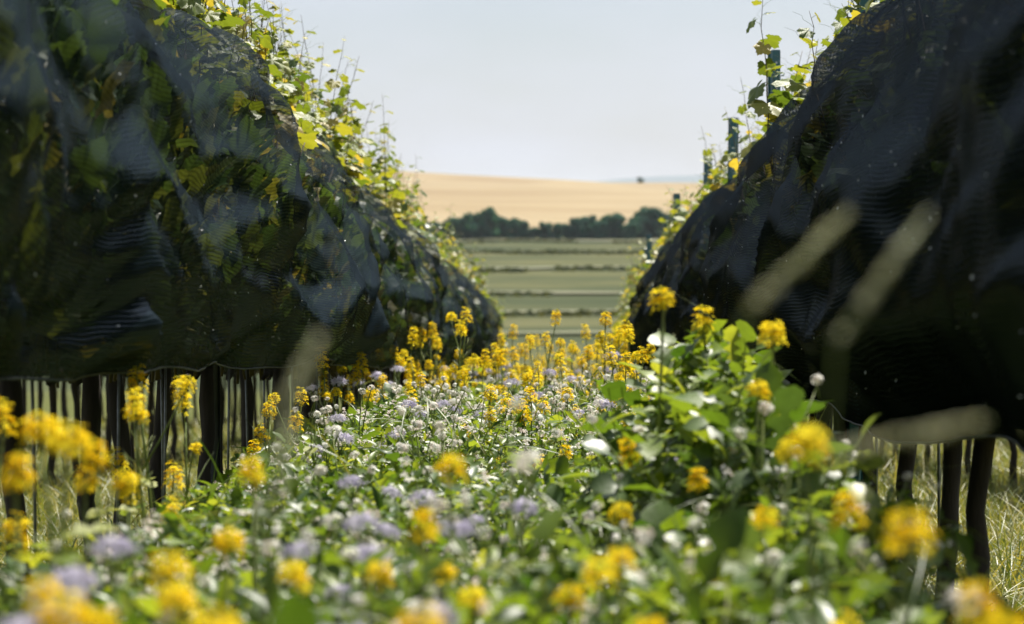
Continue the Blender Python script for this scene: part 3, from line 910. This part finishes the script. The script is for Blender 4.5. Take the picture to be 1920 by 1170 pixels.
def make_vine(x, y, label, group, shoots, detail, netted=True, inner=0, extra=0, top=1.80, xoff=0.0):
    o = obj('grapevine', None, None, (x, y, gzf(0, y)))
    tag(o, label, 'grapevine', group)
    k = R.randrange(5)
    fl = R.random() < .5
    obj('trunk', TRUNKS[k][0], o, None, (0, 0, math.pi if fl else 0))
    obj('cordon', CORDONS[k], o, None, (0, 0, math.pi if fl else 0))
    obj('foliage', R.choice(FOLIAGE if netted else FOLIAGE_OPEN), o, None, (0, 0, math.pi if R.random() < .5 else 0), kind='stuff')
    for j in range(abs(shoots)):
        v = R.choice((SHOOTS if inner > 0 else SHOOTS[:5] + SHOOTS[7:]) if shoots > 0 else SHOOTS[:3])
        loc = (R.gauss(0, .06) + xoff - inner * .04, R.uniform(-.5, .5), top + R.uniform(-.04, .06)); rot = (R.uniform(-.15, .15), R.uniform(-.15, .15), R.uniform(0, 6.28)); s = R.uniform(.75, 1.1)
        if detail:
            c = obj('shoot', v['cane'], o, loc, rot, s)
            for i, l, r_, ls in v['leaves']:
                obj('leaf', VINE_ME[i], c, l, r_, ls)
        else:
            obj('shoot', v['joined'], o, loc, rot, s)
    for j in range(extra):                                         # leaves pressed against the netting
        yy = R.uniform(-.5, .5); t = R.uniform(.12, .9)
        hwt = float(np.interp(t, NET_PROF[:, 0], NET_PROF[:, 1]))
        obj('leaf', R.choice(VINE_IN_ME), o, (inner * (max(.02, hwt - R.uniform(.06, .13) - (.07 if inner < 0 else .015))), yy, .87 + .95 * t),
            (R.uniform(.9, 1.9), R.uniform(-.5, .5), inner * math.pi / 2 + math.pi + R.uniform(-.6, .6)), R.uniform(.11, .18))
    return o

def by_post(y):
    k = int((y - 8.3) // 3.0)
    return ['uphill of the broadest teal post', 'between the broadest teal post and the next', 'between the second and third teal posts', 'between the third and fourth teal posts', 'downhill of the fourth teal post'][min(max(k + 1, 0), 4)]
LAB_L = 'grapevine of the leafier row, dark trunk under dark netting, yellow green shoots above'
LAB_R = 'grapevine of the row with tall teal posts, mostly hidden behind near black netting'
for i in range(68):
    y = 1.6 + i * .64
    net = y < 34.5
    if net:
        det = 4.5 < y < 19
        make_vine(LX + R.uniform(-.02, .02), y, 'leafier row grapevine, opposite the stretch ' + by_post(y), 'grapevines in the leafier row', (12 if y < 13 else 8 if y < 20 else 4) if y > 4 else 2, det, True, 1, 40 if 3.8 < y < 9 else 16 if y < 13 else 0, 1.90)
    else:
        make_vine(LX, y, 'uncovered grapevine with pale green leaves beyond the end of the dark netting', 'uncovered vines beyond the netting', 3, False, False)
for i in range(56):
    y = 1.9 + i * .64
    net = y < 22.5
    if net:
        det = 6.5 < y < 20
        make_vine(RX + R.uniform(-.02, .02), y, 'grapevine under near black netting, ' + by_post(y), 'grapevines in the row with teal posts', (-4 if any(-.55 < y - q < .85 for q in (8.3, 11.3, 14.3, 17.3)) else 6) if y > 6 else 1, det, True, -1, 3 if 4.5 < y < 9 else 0, 1.90)
    else:
        make_vine(RX, y, 'uncovered grapevine past the end of the near black netting', 'uncovered vines past the black netting', 3, False, False)

# rows further over, seen between the trunks
OUTER = [(-3.4, 11, 46, 61), (-5.6, 22, 46, 62), (-7.8, 32, 46, 63), (3.2, 12, 44, 64), (5.4, 24, 44, 65)]
for xr, y0, y1, sd in OUTER:
    nm = {-3.4: 'dark netting on the second row, seen between trunks of the leafier row', -5.6: 'dark netting two rows beyond the leafier row, seen low between trunks',
          -7.8: 'dark netting three rows beyond the leafier row, seen low between trunks', 3.2: 'dark netting on the row behind the teal post row', 5.4: 'dark netting two rows behind the teal post row'}[xr]
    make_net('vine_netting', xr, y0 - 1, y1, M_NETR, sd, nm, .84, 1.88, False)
    for i in range(int(y1 - y0)):
        make_vine(xr, y0 + i, 'grapevine in a row further over, dark trunk seen between nearer trunks', 'grapevines in the rows further over', 0, False)

# ------------------------------------------------------------------ trellis posts, stakes and wires
def post_meshes():
    b = MB()
    # open steel profile: a folded channel 55 x 38 mm with flanges, 2.40 m tall
    sec = [(-.030, -.016), (-.022, -.019), (-.016, .019), (.016, .019), (.022, -.019), (.030, -.016)]
    th = .0022
    pts = [Vector((a, c, 0)) for a, c in sec]
    ring = []
    for i, p in enumerate(pts):
        t = (pts[min(i + 1, 5)] - pts[max(i - 1, 0)]).normalized(); n_ = Vector((-t.y, t.x, 0))
        ring.append((p + n_ * th, p - n_ * th))
    loop = [q[0] for q in ring] + [q[1] for q in ring[::-1]]
    n = len(loop)
    V = [(p.x, p.y, z) for z in (-.3, 2.40) for p in loop]
    F = [(k, (k + 1) % n, n + (k + 1) % n, n + k) for k in range(n)]
    caps = [(n + i, n + i + 1, n + n - 2 - i, n + n - 1 - i) for i in range(5)]
    b.add(V, np.array(F + caps))
    body = b.mesh('profile', M_TEAL, smooth=False)
    h = MB()
    h.tube([(0, -.001, 0), (0, .001, 0)], .0055, 8)
    hole = h.mesh('hole', M_HOLE, smooth=False)
    k = MB(); k.tube([(-.03, 0, 0), (-.042, -.004, .004), (-.046, -.004, .016)], .003, 5)
    return body, hole, k.mesh('wire_hook', M_TEAL)
PB, PH, PK = post_meshes()
POST_LABELS = ['broadest teal steel post, rising from the near black netting beside large vine leaves',
               'teal steel post one along from the broadest, its whole top clear against the sky',
               'teal steel post two along from the broadest, leafy shoots beside it',
               'teal steel post three along from the broadest, just above the tan hill skyline']
PB_DARK = PB.copy(); PB_DARK.materials[0] = M_DARKSTEEL
def make_post(x, y, label, group, rz, tilt, dz=-.04):
    o = obj('trellis_post', None, None, (x, y, gzf(0, y) + dz), (tilt[0], tilt[1], rz)); tag(o, label, 'post', group)
    obj('profile', PB if dz > -.1 else PB_DARK, o)
    for z in (1.3, 1.6, 1.9, 2.10, 2.22, 2.34):
        obj('hole', PH, o, (0, .0215, z), None)
        obj('hole', PH, o, (-.020, -.0, z), (0, 0, rad(72)))
        obj('wire_hook', PK, o, (0, 0, z - .06))
for i, y in enumerate((8.3, 11.3, 14.3, 17.3, 20.3, 23.3, 26.3, 29.3)):
    make_post(RX + .01 * (i % 2), y, POST_LABELS[i] if i < 4 else 'teal steel post further down the row, sunk among shoots above the near black netting', 'teal trellis posts', math.pi + rad(R.uniform(-12, 12)), (rad(R.uniform(-1.5, 1.5)), rad(R.uniform(-1.5, 1.5))))
for i, y in enumerate((8.4, 11.4, 14.4, 17.4, 20.4, 23.4)):
    make_post(LX - .02, y - .0, 'weathered grey post half hidden among the shoots of the leafier row', 'trellis posts in the leafier row', math.pi + rad(R.uniform(-12, 12)), (0, 0), -.30)

stake_b = MB(); stake_b.tube([(0, 0, -.1), (.004, 0, .6), (0, .004, 1.35)], .0045, 6); STAKE = stake_b.mesh('vine_stake', M_STEEL)
for xr, y0, n, lab in ((LX, 4.1, 22, 'thin bright steel stake by a trunk of the leafier row'), (RX, 4.4, 22, 'thin bright steel stake by a trunk of the teal post row')):
    for i in range(n):
        for dx in ((.04,) if i % 3 else (.05, -.03)):
            o = obj('vine_stake', STAKE, None, (xr + dx + R.uniform(-.02, .02), y0 + i * 1.0 + R.uniform(-.1, .25), gzf(0, y0 + i) - .02), (R.uniform(-.02, .02), R.uniform(-.02, .02), 0))
            tag(o, lab, 'stake', 'steel vine stakes ' + ('in the leafier row' if xr < 0 else 'in the teal post row'))
for xr, lab in ((LX, 'leafier row'), (RX, 'teal post row')):
    for hz, nm, mt, rd in ((.94, 'trellis_wire', M_STEEL, .0016),):
        b = MB(); b.tube([(xr + .03, y, gzf(0, y) + hz + (.012 * math.sin(y * 2.1) if hz < .9 else 0)) for y in np.arange(.5, 56, .5)], rd, 6)
        o = obj(nm, b.mesh(nm, mt))
        tag(o, ('black drip hose strung along the trunks of the ' if nm == 'drip_hose' else 'steel fruiting wire along the trunks of the ') + lab, 'hose' if nm == 'drip_hose' else 'wire')

# ------------------------------------------------------------------ the flower strip
def canopy(x, y):
    """height of the cover crop"""
    h = .565 + .15 * np.clip((y - 4.5) / 4.5, 0, 1) + .07 * noise2(x * 1.6, y * .9, 31) + .05 * noise2(x * 4, y * 3, 32)
    h = h + .06 * np.clip((x - .15) / .5, 0, 1) * np.clip((y - 3) / 2, 0, 1)
    h = h - .10 * np.clip((-x - .65) / .3, 0, 1)
    h = h + .30 * np.exp(-((x - .31) / .14) ** 2 - ((y - 4.8) / .9) ** 2)
    return h

def fill(n, y0, y1, x0, x1, size, tpl_mats, b, lowfrac=.35):
    rng = RNG
    x = rng.uniform(x0, x1, n); y = rng.uniform(y0, y1, n)
    H = canopy(x, y)
    z = H * np.where(rng.random(n) < lowfrac, rng.random(n), 1 - .38 * rng.random(n) ** 1.4)
    pos = np.stack([x, y, gz(0 * x, y) + z], 1)
    tot = sum(t[2] for t in tpl_mats); i0 = 0
    for tpl, mi, wgt, sz in tpl_mats:
        k = int(n * wgt / tot); p = pos[i0:i0 + k]; i0 += k
        patch = np.clip(.5 + .5 * noise2(p[:, 0] * 2.5, p[:, 1] * 1.8, 77 + mi), 0, 1)
        tint = np.clip(.25 + .5 * patch + rng.normal(0, .22, len(p)), 0, 1)
        b.scatter(tpl, mats34(p, rng.normal(.55, .6, len(p)), rng.normal(0, .45, len(p)), rng.random(len(p)) * 6.28, sz * size * (.6 + .8 * rng.random(len(p)))), mi, tint)

LEAFSET = [(T_OVAL, 0, 5.0, .026), (T_LANCE, 0, 3.4, .043), (T_LANCE, 1, 1.6, .050), (T_OVAL, 1, 1.2, .028), (T_LOBED[0], 0, .5, .075), (T_LOBED[2], 0, .4, .085), (T_BLADE2, 2, .7, .15)]
b = MB()
fill(8500, .95, 3.0, -.62, .58, 1.05, LEAFSET, b)
fill(22000, 3.0, 7.0, -.84, .60, 1.0, LEAFSET, b)
fill(56000, 7.0, 16.0, -.98, .80, 1.0, LEAFSET, b)
fill(30000, 16, 32, -1.05, .90, 1.25, LEAFSET[:4], b)
fill(11000, 32, 60, -1.05, .90, 1.7, LEAFSET[:3], b)
EDGE = [(T_OVAL, 0, 4, .034), (T_LANCE, 0, 2, .05), (T_LOBED[1], 0, 1, .09), (T_BLADE2, 2, 2, .20)]
def edge(n, y0, y1, x0, x1, hmax):
    xx = RNG.uniform(x0, x1, n); yy = RNG.uniform(y0, y1, n)
    zz = hmax * (.35 + .65 * (.5 + .5 * noise2(xx * 3, yy * 2, 55))) * RNG.random(n) ** .6
    p_all = np.stack([xx, yy, gz(0 * xx, yy) + zz], 1); i0 = 0
    for tpl, mi, wgt, sz in EDGE:
        k = int(n * wgt / 9); p = p_all[i0:i0 + k]; i0 += k
        b.scatter(tpl, mats34(p, RNG.normal(.6, .6, k), RNG.normal(0, .45, k), RNG.random(k) * 6.28, sz * (.6 + .8 * RNG.random(k))), mi, np.clip(RNG.normal(.5, .25, k), 0, 1))
edge(5200, 4.2, 10, -1.30, -.80, .50); edge(4000, 10, 20, -1.25, -.9, .5); edge(2600, 4.2, 9, .52, 1.05, .34)
BIGSET = [(T_LOBED[0], 0, 1, .10), (T_LOBED[1], 0, 1, .11), (T_LOBED[2], 0, 1, .09), (T_LOBED[3], 1, .5, .10), (T_OVAL, 0, 3, .045)]
fill(2600, 3.8, 6.0, .12, .50, 1.0, BIGSET, b, .5)
fill(500, 2.2, 3.6, .12, .40, 1.0, BIGSET, b, .5)
# stalks that carry the leaves
def stalks(n, y0, y1, b):
    x = RNG.uniform(-.82 if y1 < 10 else -.98, .58 if y1 < 10 else .82, n); y = RNG.uniform(y0, y1, n); H = canopy(x, y)
    V0 = np.array([(-.002, 0, 0), (.002, 0, 0), (.0, .003, 0), (-.0012, 0, 1), (.0012, 0, 1), (0, .002, 1)])
    F0 = [np.array([(0, 1, 4, 3), (1, 2, 5, 4), (2, 0, 3, 5)])]
    M = mats34(np.stack([x, y, gz(0 * x, y) - .02], 1), RNG.normal(0, .08, n), RNG.normal(0, .08, n), RNG.random(n) * 6.28, 1.0)
    M[:, :, 2] *= (H * RNG.uniform(.8, 1.05, n))[:, None]
    b.scatter((V0, F0), M, 3, np.full(n, .5))
stalks(3600, 1.0, 7, b); stalks(7500, 7, 16, b); stalks(2500, 16, 55, b)
cc = obj('cover_crop', b.mesh('cover_crop', [M_LEAF, M_LEAFG, M_GRASS, M_GREENSTEM])); tag(cc, 'dense green leaves and stalks of the flowering cover crop between the rows', 'cover crop', kind='stuff')

# small white blossom past counting, scattered through the crop
b = MB()
def whites(n, y0, y1, s):
    x = RNG.uniform(-.85, .6 if y1 < 10 else .8, n); y = RNG.uniform(y0, y1, n)
    dens = np.clip(.55 + .8 * noise2(x * 1.4, y * .7, 91) - .35 * np.clip(x / .6, -.3, 1), 0, 1)
    keep = RNG.random(n) < dens; x = x[keep]; y = y[keep]
    H = canopy(x, y); k = len(x)
    pos = np.stack([x, y, gz(0 * x, y) + H * RNG.uniform(.72, 1.06, k)], 1)
    for c in range(7):
        off = RNG.normal(0, .006 * s, (k, 3))
        b.scatter(T_FLOWER[c % 3], dirs_to_mats(pos + off, RNG.normal(0, .5, (k, 3)) + np.array([[0, 0, .8]]), .0058 * s * (.7 + .6 * RNG.random(k)), RNG), 0, RNG.random(k))
whites(1500, 1.4, 6, .95); whites(5200, 6, 16, 1.05); whites(1600, 16, 40, 1.4)
wb = obj('white_blossom', b.mesh('white_blossom', [M_WHITE])); tag(wb, 'tiny white blossoms scattered thickly through the green cover crop', 'blossom', kind='stuff')

# variants
MU = [mustard_variant(1, .80, 3, 7), mustard_variant(2, .85, 2, 6, heads=[1, 3]), mustard_variant(3, .75, 4, 8), mustard_variant(4, .9, 2, 6, heads=[3, 1])]
MU1 = [mustard_variant(5, .80, 0, 5, heads=[6], hs=.85), mustard_variant(6, .80, 0, 5, heads=[7], hs=.85), mustard_variant(16, .80, 0, 5, heads=[0], hs=.95), mustard_variant(17, .80, 1, 5, heads=[2], hs=.95)]          # a single head
MUB = [mustard_variant(7, .90, 1, 26, .13, heads=[6]), mustard_variant(8, .90, 1, 30, .14, heads=[2, 6]), mustard_variant(9, .85, 0, 26, .13, True, heads=[0])]
PHV = [phacelia_variant(k) for k in range(3)]
BUV = [buckwheat_variant(k) for k in range(4)]
L_MU = ('mustard with several branched yellow spikes', 'mustard plant', 'branched mustard plants in the flower strip')
L_MU1 = ('mustard plant with one rounded yellow head', 'mustard plant', 'single headed mustard plants')
L_MUB = ('broad leaved mustard plant, few small yellow heads,', 'mustard plant', 'broad leaved mustard plants')
L_PH = ('phacelia plant with pale lilac domed heads', 'phacelia plant', 'phacelia plants in the flower strip')
L_BU = ('buckwheat with small white flower clusters', 'buckwheat plant', 'buckwheat plants in the flower strip')

def plant_at_head(name, variants, lab, px, py, depth, parts=True, smin=.5, k=None):
    """plant rooted on the ground whose top head stands at the pixel, at the given distance along the row"""
    var = variants[k] if k is not None else R.choice(variants)
    p = P(px, py, depth)
    top = max(q[2][2] for q in var['parts'] if q[0] == 'flower_head')
    g = gzf(0, p.y)
    s = max(smin, (p.z - g) / (top + .035))
    head = [q for q in var['parts'] if q[0] == 'flower_head'][0]
    rz = R.uniform(0, 6.28)
    off = Matrix.Rotation(rz, 3, 'Z') @ Vector((head[2][0], head[2][1], 0)) * s
    return place_plant(name, var, *lab, (p.x - off.x, p.y - off.y, g), rz, s, parts=parts)

HERO_Y1 = [  # near single heads, out of focus
    (80, 795, 2.9), (125, 815, 2.7), (182, 850, 3.2), (30, 885, 2.5), (160, 897, 3.2), (235, 892, 3.3), (475, 882, 3.1), (840, 862, 3.0), (795, 985, 2.55),
    (325, 1050, 2.1), (335, 1100, 2.0), (545, 1065, 2.5), (185, 1145, 1.9), (395, 1165, 1.9), (90, 1095, 2.1), (430, 995, 2.6), (1125, 1060, 2.3), (1165, 1030, 2.6),
    (835, 1060, 2.8), (1065, 1105, 2.6), (882, 1112, 2.6), (790, 1165, 1.9), (1218, 1162, 2.2), (1710, 975, 1.9), (1840, 1140, 1.7), (1880, 1165, 1.65),
    (1510, 812, 2.4), (1160, 950, 3.6), (710, 1055, 2.7), (120, 1140, 1.9)]
for px, py, d in HERO_Y1:
    plant_at_head('mustard_plant', MU1, L_MU1, px, py, d, smin=.4)
HERO_YB = [  # broad-leaved plants along the teal-post side
    (1245, 548, 4.3), (1320, 600, 4.8), (1450, 612, 4.2), (1268, 728, 5.2), (1310, 900, 3.8), (1260, 822, 5.4), (1420, 720, 4.0), (1180, 780, 5.6), (1480, 830, 3.2), (1590, 960, 2.5), (1430, 960, 2.8)]
for i, (px, py, d) in enumerate(HERO_YB):
    plant_at_head('mustard_plant', MUB, L_MUB, px, py, d, smin=.5)
HERO_YL = [(258, 710, 5.2), (250, 755, 4.6), (348, 775, 5.4), (5, 780, 3.6), (565, 742, 7.5), (505, 770, 7)]
for px, py, d in HERO_YL:
    plant_at_head('mustard_plant', MU, L_MU, px, py, d)
HERO_YM = [(875, 590, 13), (865, 615, 12), (930, 655, 13.5), (1040, 605, 14), (1022, 635, 13), (995, 650, 12.5), (1075, 650, 14.5), (1135, 600, 12), (1150, 690, 9.5), (1092, 680, 12), (700, 770, 9.5), (680, 700, 10.5), (790, 720, 9.6), (778, 770, 8.6),
    (740, 660, 12.5), (790, 635, 14), (820, 642, 14), (845, 708, 12), (705, 655, 13.5), (655, 745, 10), (1060, 850, 6.5), (960, 640, 16), (1180, 640, 11), (1205, 665, 10), (905, 690, 12), (1010, 690, 11), (1055, 700, 10.5), (860, 665, 15), (750, 690, 12), (640, 690, 12), (1120, 650, 13), (970, 690, 15), (690, 740, 10), (770, 650, 13), (1030, 660, 15), (1100, 640, 16), (985, 720, 12), (1160, 625, 12.5), (1090, 715, 11)]
for px, py, d in HERO_YM:
    plant_at_head('mustard_plant', MU, L_MU, px, py, d)
HERO_PH = [(680, 962, 3.4), (855, 972, 3.2), (980, 935, 3.9), (765, 750, 8.2), (832, 750, 8.4), (640, 812, 6.4), (660, 892, 4.6), (635, 706, 9.5), (140, 1065, 2.2), (812, 1130, 2.3), (590, 1165, 1.9), (690, 1025, 3), (565, 1010, 3), (1310, 785, 4.4), (100, 1130, 2.0), (795, 920, 4.4), (905, 770, 8), (960, 710, 10), (1010, 735, 9.6), (590, 830, 6.2), (745, 800, 7.2), (1150, 660, 11), (40, 1150, 1.9), (210, 1000, 2.7)]
for px, py, d in HERO_PH:
    plant_at_head('phacelia_plant', PHV, L_PH, px, py, d)
for i in range(5):
    y = 3.2 + 8 * R.random(); x = R.uniform(-.75, .45); var = R.choice(PHV)
    place_plant('phacelia_plant', var, *L_PH, (x, y, gzf(0, y)), R.uniform(0, 6.28), (float(canopy(x, y)) + R.uniform(.0, .08)) / var['h'])
for i in range(130):                                             # buckwheat in view with its parts
    y = 2.0 + 11 * R.random() ** .8
    x = R.uniform(-.80, .45) if i % 4 else R.uniform(-.80, .55)
    var = R.choice(BUV)
    s = min(1.42, (float(canopy(x, y)) + R.uniform(.0, .10)) / var['h'])
    place_plant('buckwheat_plant', var, *L_BU, (x, y, gzf(0, y)), R.uniform(0, 6.28), s)
for i in range(110):
    y = R.uniform(13, 30); x = R.uniform(-1, .85); var = R.choice(BUV)
    place_plant('buckwheat_plant', var, *L_BU, (x, y, gzf(0, y)), R.uniform(0, 6.28), (float(canopy(x, y)) + R.uniform(.0, .1)) / var['h'], parts=False)
for i in range(150):                                             # mustard further down the strip
    y = 13 + 38 * R.random() ** 1.3; x = R.uniform(-.95, .85); var = R.choice(MU)
    place_plant('mustard_plant', var, *L_MU, (x, y, gzf(0, y)), R.uniform(0, 6.28), R.uniform(.92, 1.18), parts=False)
for i in range(40):
    y = 7 + 6 * R.random(); x = R.uniform(-.95, .8); var = R.choice(MU)
    place_plant('mustard_plant', var, *L_MU, (x, y, gzf(0, y)), R.uniform(0, 6.28), R.uniform(.85, 1.02))
for i in range(30):
    y = R.uniform(11, 26); x = R.uniform(-.95, .8); var = R.choice(PHV)
    place_plant('phacelia_plant', var, *L_PH, (x, y, gzf(0, y)), R.uniform(0, 6.28), R.uniform(1.25, 1.45), parts=False)

# ------------------------------------------------------------------ tall grass stalks close to the lens
def grass_stalk(px0, py0, px1, py1, depth, label, w_=.010):
    """stalk from the ground, its seed head running between two pixels"""
    a, c = P(px0, py0, depth), P(px1, py1, depth + .03)
    g = Vector((a.x - (c.x - a.x) * .9, depth, gzf(0, depth)))
    o = obj('grass_stalk', None, None, g); tag(o, label, 'grass', 'tall grass stalks close to the lens')
    b_ = MB(); mid = (g + a) / 2 + Vector((a.x - c.x, 0, 0)) * .25
    pts = [g, (g + mid) / 2, mid, (mid + a) / 2 * 1.0, a, c]
    b_.tube([p - g for p in pts], [.0009, .0009, .0009, .0009, .0009, .0008], 5)
    obj('stem', b_.mesh('stem', M_GREENSTEM), o)
    h_ = MB(); k = 70; t = RNG.random(k)
    A = np.array(a - g); D = np.array(c - a)
    rr = w_ * .5 * np.sin(np.pi * np.clip(t * .92 + .06, 0, 1)) ** .6
    an = RNG.random(k) * 6.28
    sd = np.array([D[2], 0, -D[0]]); sd /= np.linalg.norm(sd); fw = np.array([0, 1.0, 0])
    pos = A + t[:, None] * D + (np.cos(an) * rr)[:, None] * sd + (np.sin(an) * rr)[:, None] * fw
    h_.scatter(T_BUD, dirs_to_mats(pos, np.broadcast_to(D, (k, 3)) + RNG.normal(0, .02, (k, 3)), .0024, RNG), 0, RNG.random(k))
    obj('seed_head', h_.mesh('seed_head', M_DRYGRASS), o)
grass_stalk(1395, 590, 1590, 400, 1.2, 'pale grass seed head leaning across the near black netting', .006)
grass_stalk(1570, 640, 1740, 400, 1.15, 'faint grass seed head leaning beside another against the black netting', .004)
grass_stalk(490, 1000, 545, 790, 1.3, 'pale upright grass seed head among the yellow mustard', .009)
grass_stalk(520, 790, 600, 630, 1.15, 'faint grass seed head before the dark trunks under the netting', .005)
grass_stalk(1560, 850, 1850, 790, 1.1, 'pale grass seed head bent nearly level before the black netting hem', .0045)

# ------------------------------------------------------------------ grass under the vines and in the next alleys
def grass(n, y0, y1, x0, x1, size, b):
    x = RNG.uniform(x0, x1, n); y = RNG.uniform(y0, y1, n)
    pos = np.stack([x, y, gz(0 * x, y) - .005], 1)
    for tpl, sl in ((T_BLADE, slice(0, None, 2)), (T_BLADE2, slice(1, None, 2))):
        p = pos[sl]; k = len(p)
        b.scatter(tpl, mats34(p, RNG.normal(1.15, .35, k), RNG.normal(0, .3, k), RNG.random(k) * 6.28, size * (.5 + RNG.random(k))), 0, np.clip(RNG.normal(.62, .25, k), 0, 1))
b = MB()
grass(16000, 4.0, 16, 1.1, 3.6, .20, b); grass(9000, 14, 34, 1.2, 5.4, .24, b)
grass(11000, 4.0, 16, -3.6, -1.3, .20, b); grass(8000, 14, 40, -7.5, -1.4, .22, b)
grass(1800, 3.5, 14, .88, 1.2, .10, b); grass(1800, 3.5, 14, -1.4, -1.05, .10, b)
go = obj('grass', b.mesh('grass', M_GRASS)); tag(go, 'sunlit grass of the neighbouring alleys seen between the vine trunks', 'grass', kind='stuff')

# ------------------------------------------------------------------ far field rows, trees
def field_row(y0, seed, label, h=1.6):
    rng = np.random.default_rng(seed)
    n = 5200
    x = rng.uniform(-130, 130, n)
    dens = noise2(x / 9, 0.5, seed)
    keep = dens + .5 * noise2(x / 33, 4.4, seed) > -.25; x = x[keep]; k = len(x)
    y = y0 * (1 + .055 * noise2(x / 45, 0.3, seed) + .012 * noise2(x / 14, 2.3, seed)) + .05 * x + rng.normal(0, 1.0, k) * y0 / 200
    z = gz(x, y) + h * (.15 + .85 * rng.random(k)) * (1 + .3 * noise2(x / 4, .2, seed))
    b = MB()
    b.scatter(T_VS[0], mats34(np.stack([x, y, z], 1), rng.normal(.6, .8, k), rng.normal(0, .8, k), rng.random(k) * 6.28, .5 + .4 * rng.random(k)), 0, rng.random(k) * .8)
    o = obj('hedge_row', b.mesh('hedge_row', M_ROWLEAF)); tag(o, label, 'hedge', 'low green rows across the field beyond')
ORD = ('first', 'second', 'third', 'fourth', 'fifth', 'sixth', 'seventh', 'eighth', 'ninth', 'tenth', 'eleventh')
for y0, sd, h in ((213, 1, .12), (248, 2, .14), (306, 3, .2), (393, 4, .35), (507, 5, .6), (640, 6, .5)):
    field_row(y0, sd, 'low green row across the field, %s below the line of dark trees' % ORD[[640, 507, 393, 306, 248, 213].index(y0)], h)

def tree_meshes(seed, h, wd):
    rng = np.random.default_rng(seed + 500)
    t = MB()
    t.tube([(0, 0, -.6), (.08, 0, h * .3), (.0, .1, h * .62)], [.22, .17, .09], 7)
    for k in range(6):
        a = rng.random() * 6.28; z0 = h * rng.uniform(.2, .5)
        t.tube([(0, 0, z0), (math.cos(a) * wd * .16, math.sin(a) * wd * .16, z0 + h * .14), (math.cos(a) * wd * .34, math.sin(a) * wd * .34, z0 + h * .26)], [.09, .06, .03], 5)
    c = MB()
    nb = 24
    cen = np.stack([rng.normal(0, .21, nb).clip(-.36, .36) * wd, rng.normal(0, .21, nb).clip(-.36, .36) * wd, h * rng.uniform(.06, .88, nb)], 1)
    cen[:, :2] *= (1.15 - .55 * cen[:, 2:3] / h)
    rr = wd * rng.uniform(.12, .22, nb)
    for p, r_ in zip(cen, rr):
        n = 130
        v = rng.normal(0, 1, (n, 3)); v /= np.linalg.norm(v, axis=1, keepdims=True)
        pos = p + v * r_ * (.55 + .5 * rng.random((n, 1)))
        pos[:, 2] = np.maximum(pos[:, 2], .15)
        c.scatter(T_VS[1], dirs_to_mats(pos, v + rng.normal(0, .5, (n, 3)), .45 + .4 * rng.random(n), rng), 0, np.clip(.45 + .3 * rng.normal(0, 1, n), 0, 1))
    return t.mesh('trunk', M_BARK), c.mesh('crown', M_TREE)
TREES = [tree_meshes(k, h, wd) for k, (h, wd) in enumerate(((7.2, 7.4), (8.2, 7.0), (6.4, 7.6), (7.0, 6.2), (5.6, 7.0)))]
def make_tree(x, y, k, s, label, group=None, z=None):
    o = obj('tree', None, None, (x, y, gzf(x, y) if z is None else z), (0, 0, R.uniform(0, 6.28)), s); tag(o, label, 'tree', group)
    obj('trunk', TREES[k][0], o); obj('crown', TREES[k][1], o)
x = -112.0
while x < 112:
    px = x / 705 * F_PX + 1050
    hs = float(np.interp(px, [700, 845, 880, 905, 940, 985, 1010, 1050, 1100, 1150, 1190, 1230, 1300], [.8, .75, .95, 1.1, .95, .7, .6, .75, .9, 1.0, .95, 1.15, 1.0]))
    make_tree(x, 700 + R.uniform(-6, 8) + .02 * x, R.randrange(5), hs * R.uniform(.84, 1.08), 'dark green tree in the hedgerow line at the foot of the tan hill', 'trees below the tan hill')
    x += R.uniform(2.2, 3.8)
make_tree((1200 - 1050) / F_PX * 2090, 2090, 4, .95, 'small lone dark tree on the skyline of the tan hill', None, float(hill_z(np.array([69.]), np.array([2090.]))[0]) - .5)

# ------------------------------------------------------------------ the air
def haze_box():
    m = bpy.data.materials.new('haze_air'); m.use_nodes = True; nt = m.node_tree; nt.nodes.clear()
    v = nt.nodes.new('ShaderNodeVolumePrincipled')
    v.inputs['Color'].default_value = (0.86, 0.93, 1.0, 1); v.inputs['Density'].default_value = 0.00005; v.inputs['Anisotropy'].default_value = 0.3
    o_ = nt.nodes.new('ShaderNodeOutputMaterial'); nt.links.new(v.outputs[0], o_.inputs['Volume'])
    x, y0, y1, z0, z1 = 4200, -320, 9200, -130, 130
    V = [(a, b_, c) for c in (z0, z1) for b_ in (y0, y1) for a in (-x, x)]
    F = [(0, 2, 3, 1), (4, 5, 7, 6), (0, 1, 5, 4), (2, 6, 7, 3), (0, 4, 6, 2), (1, 3, 7, 5)]
    b = MB(); b.add(V, np.array(F)); o = obj('haze', b.mesh('haze', m, smooth=False)); o['kind'] = 'stuff'
    tag(o, 'thin pale blue summer haze over the far fields and hills', 'haze')
haze_box()
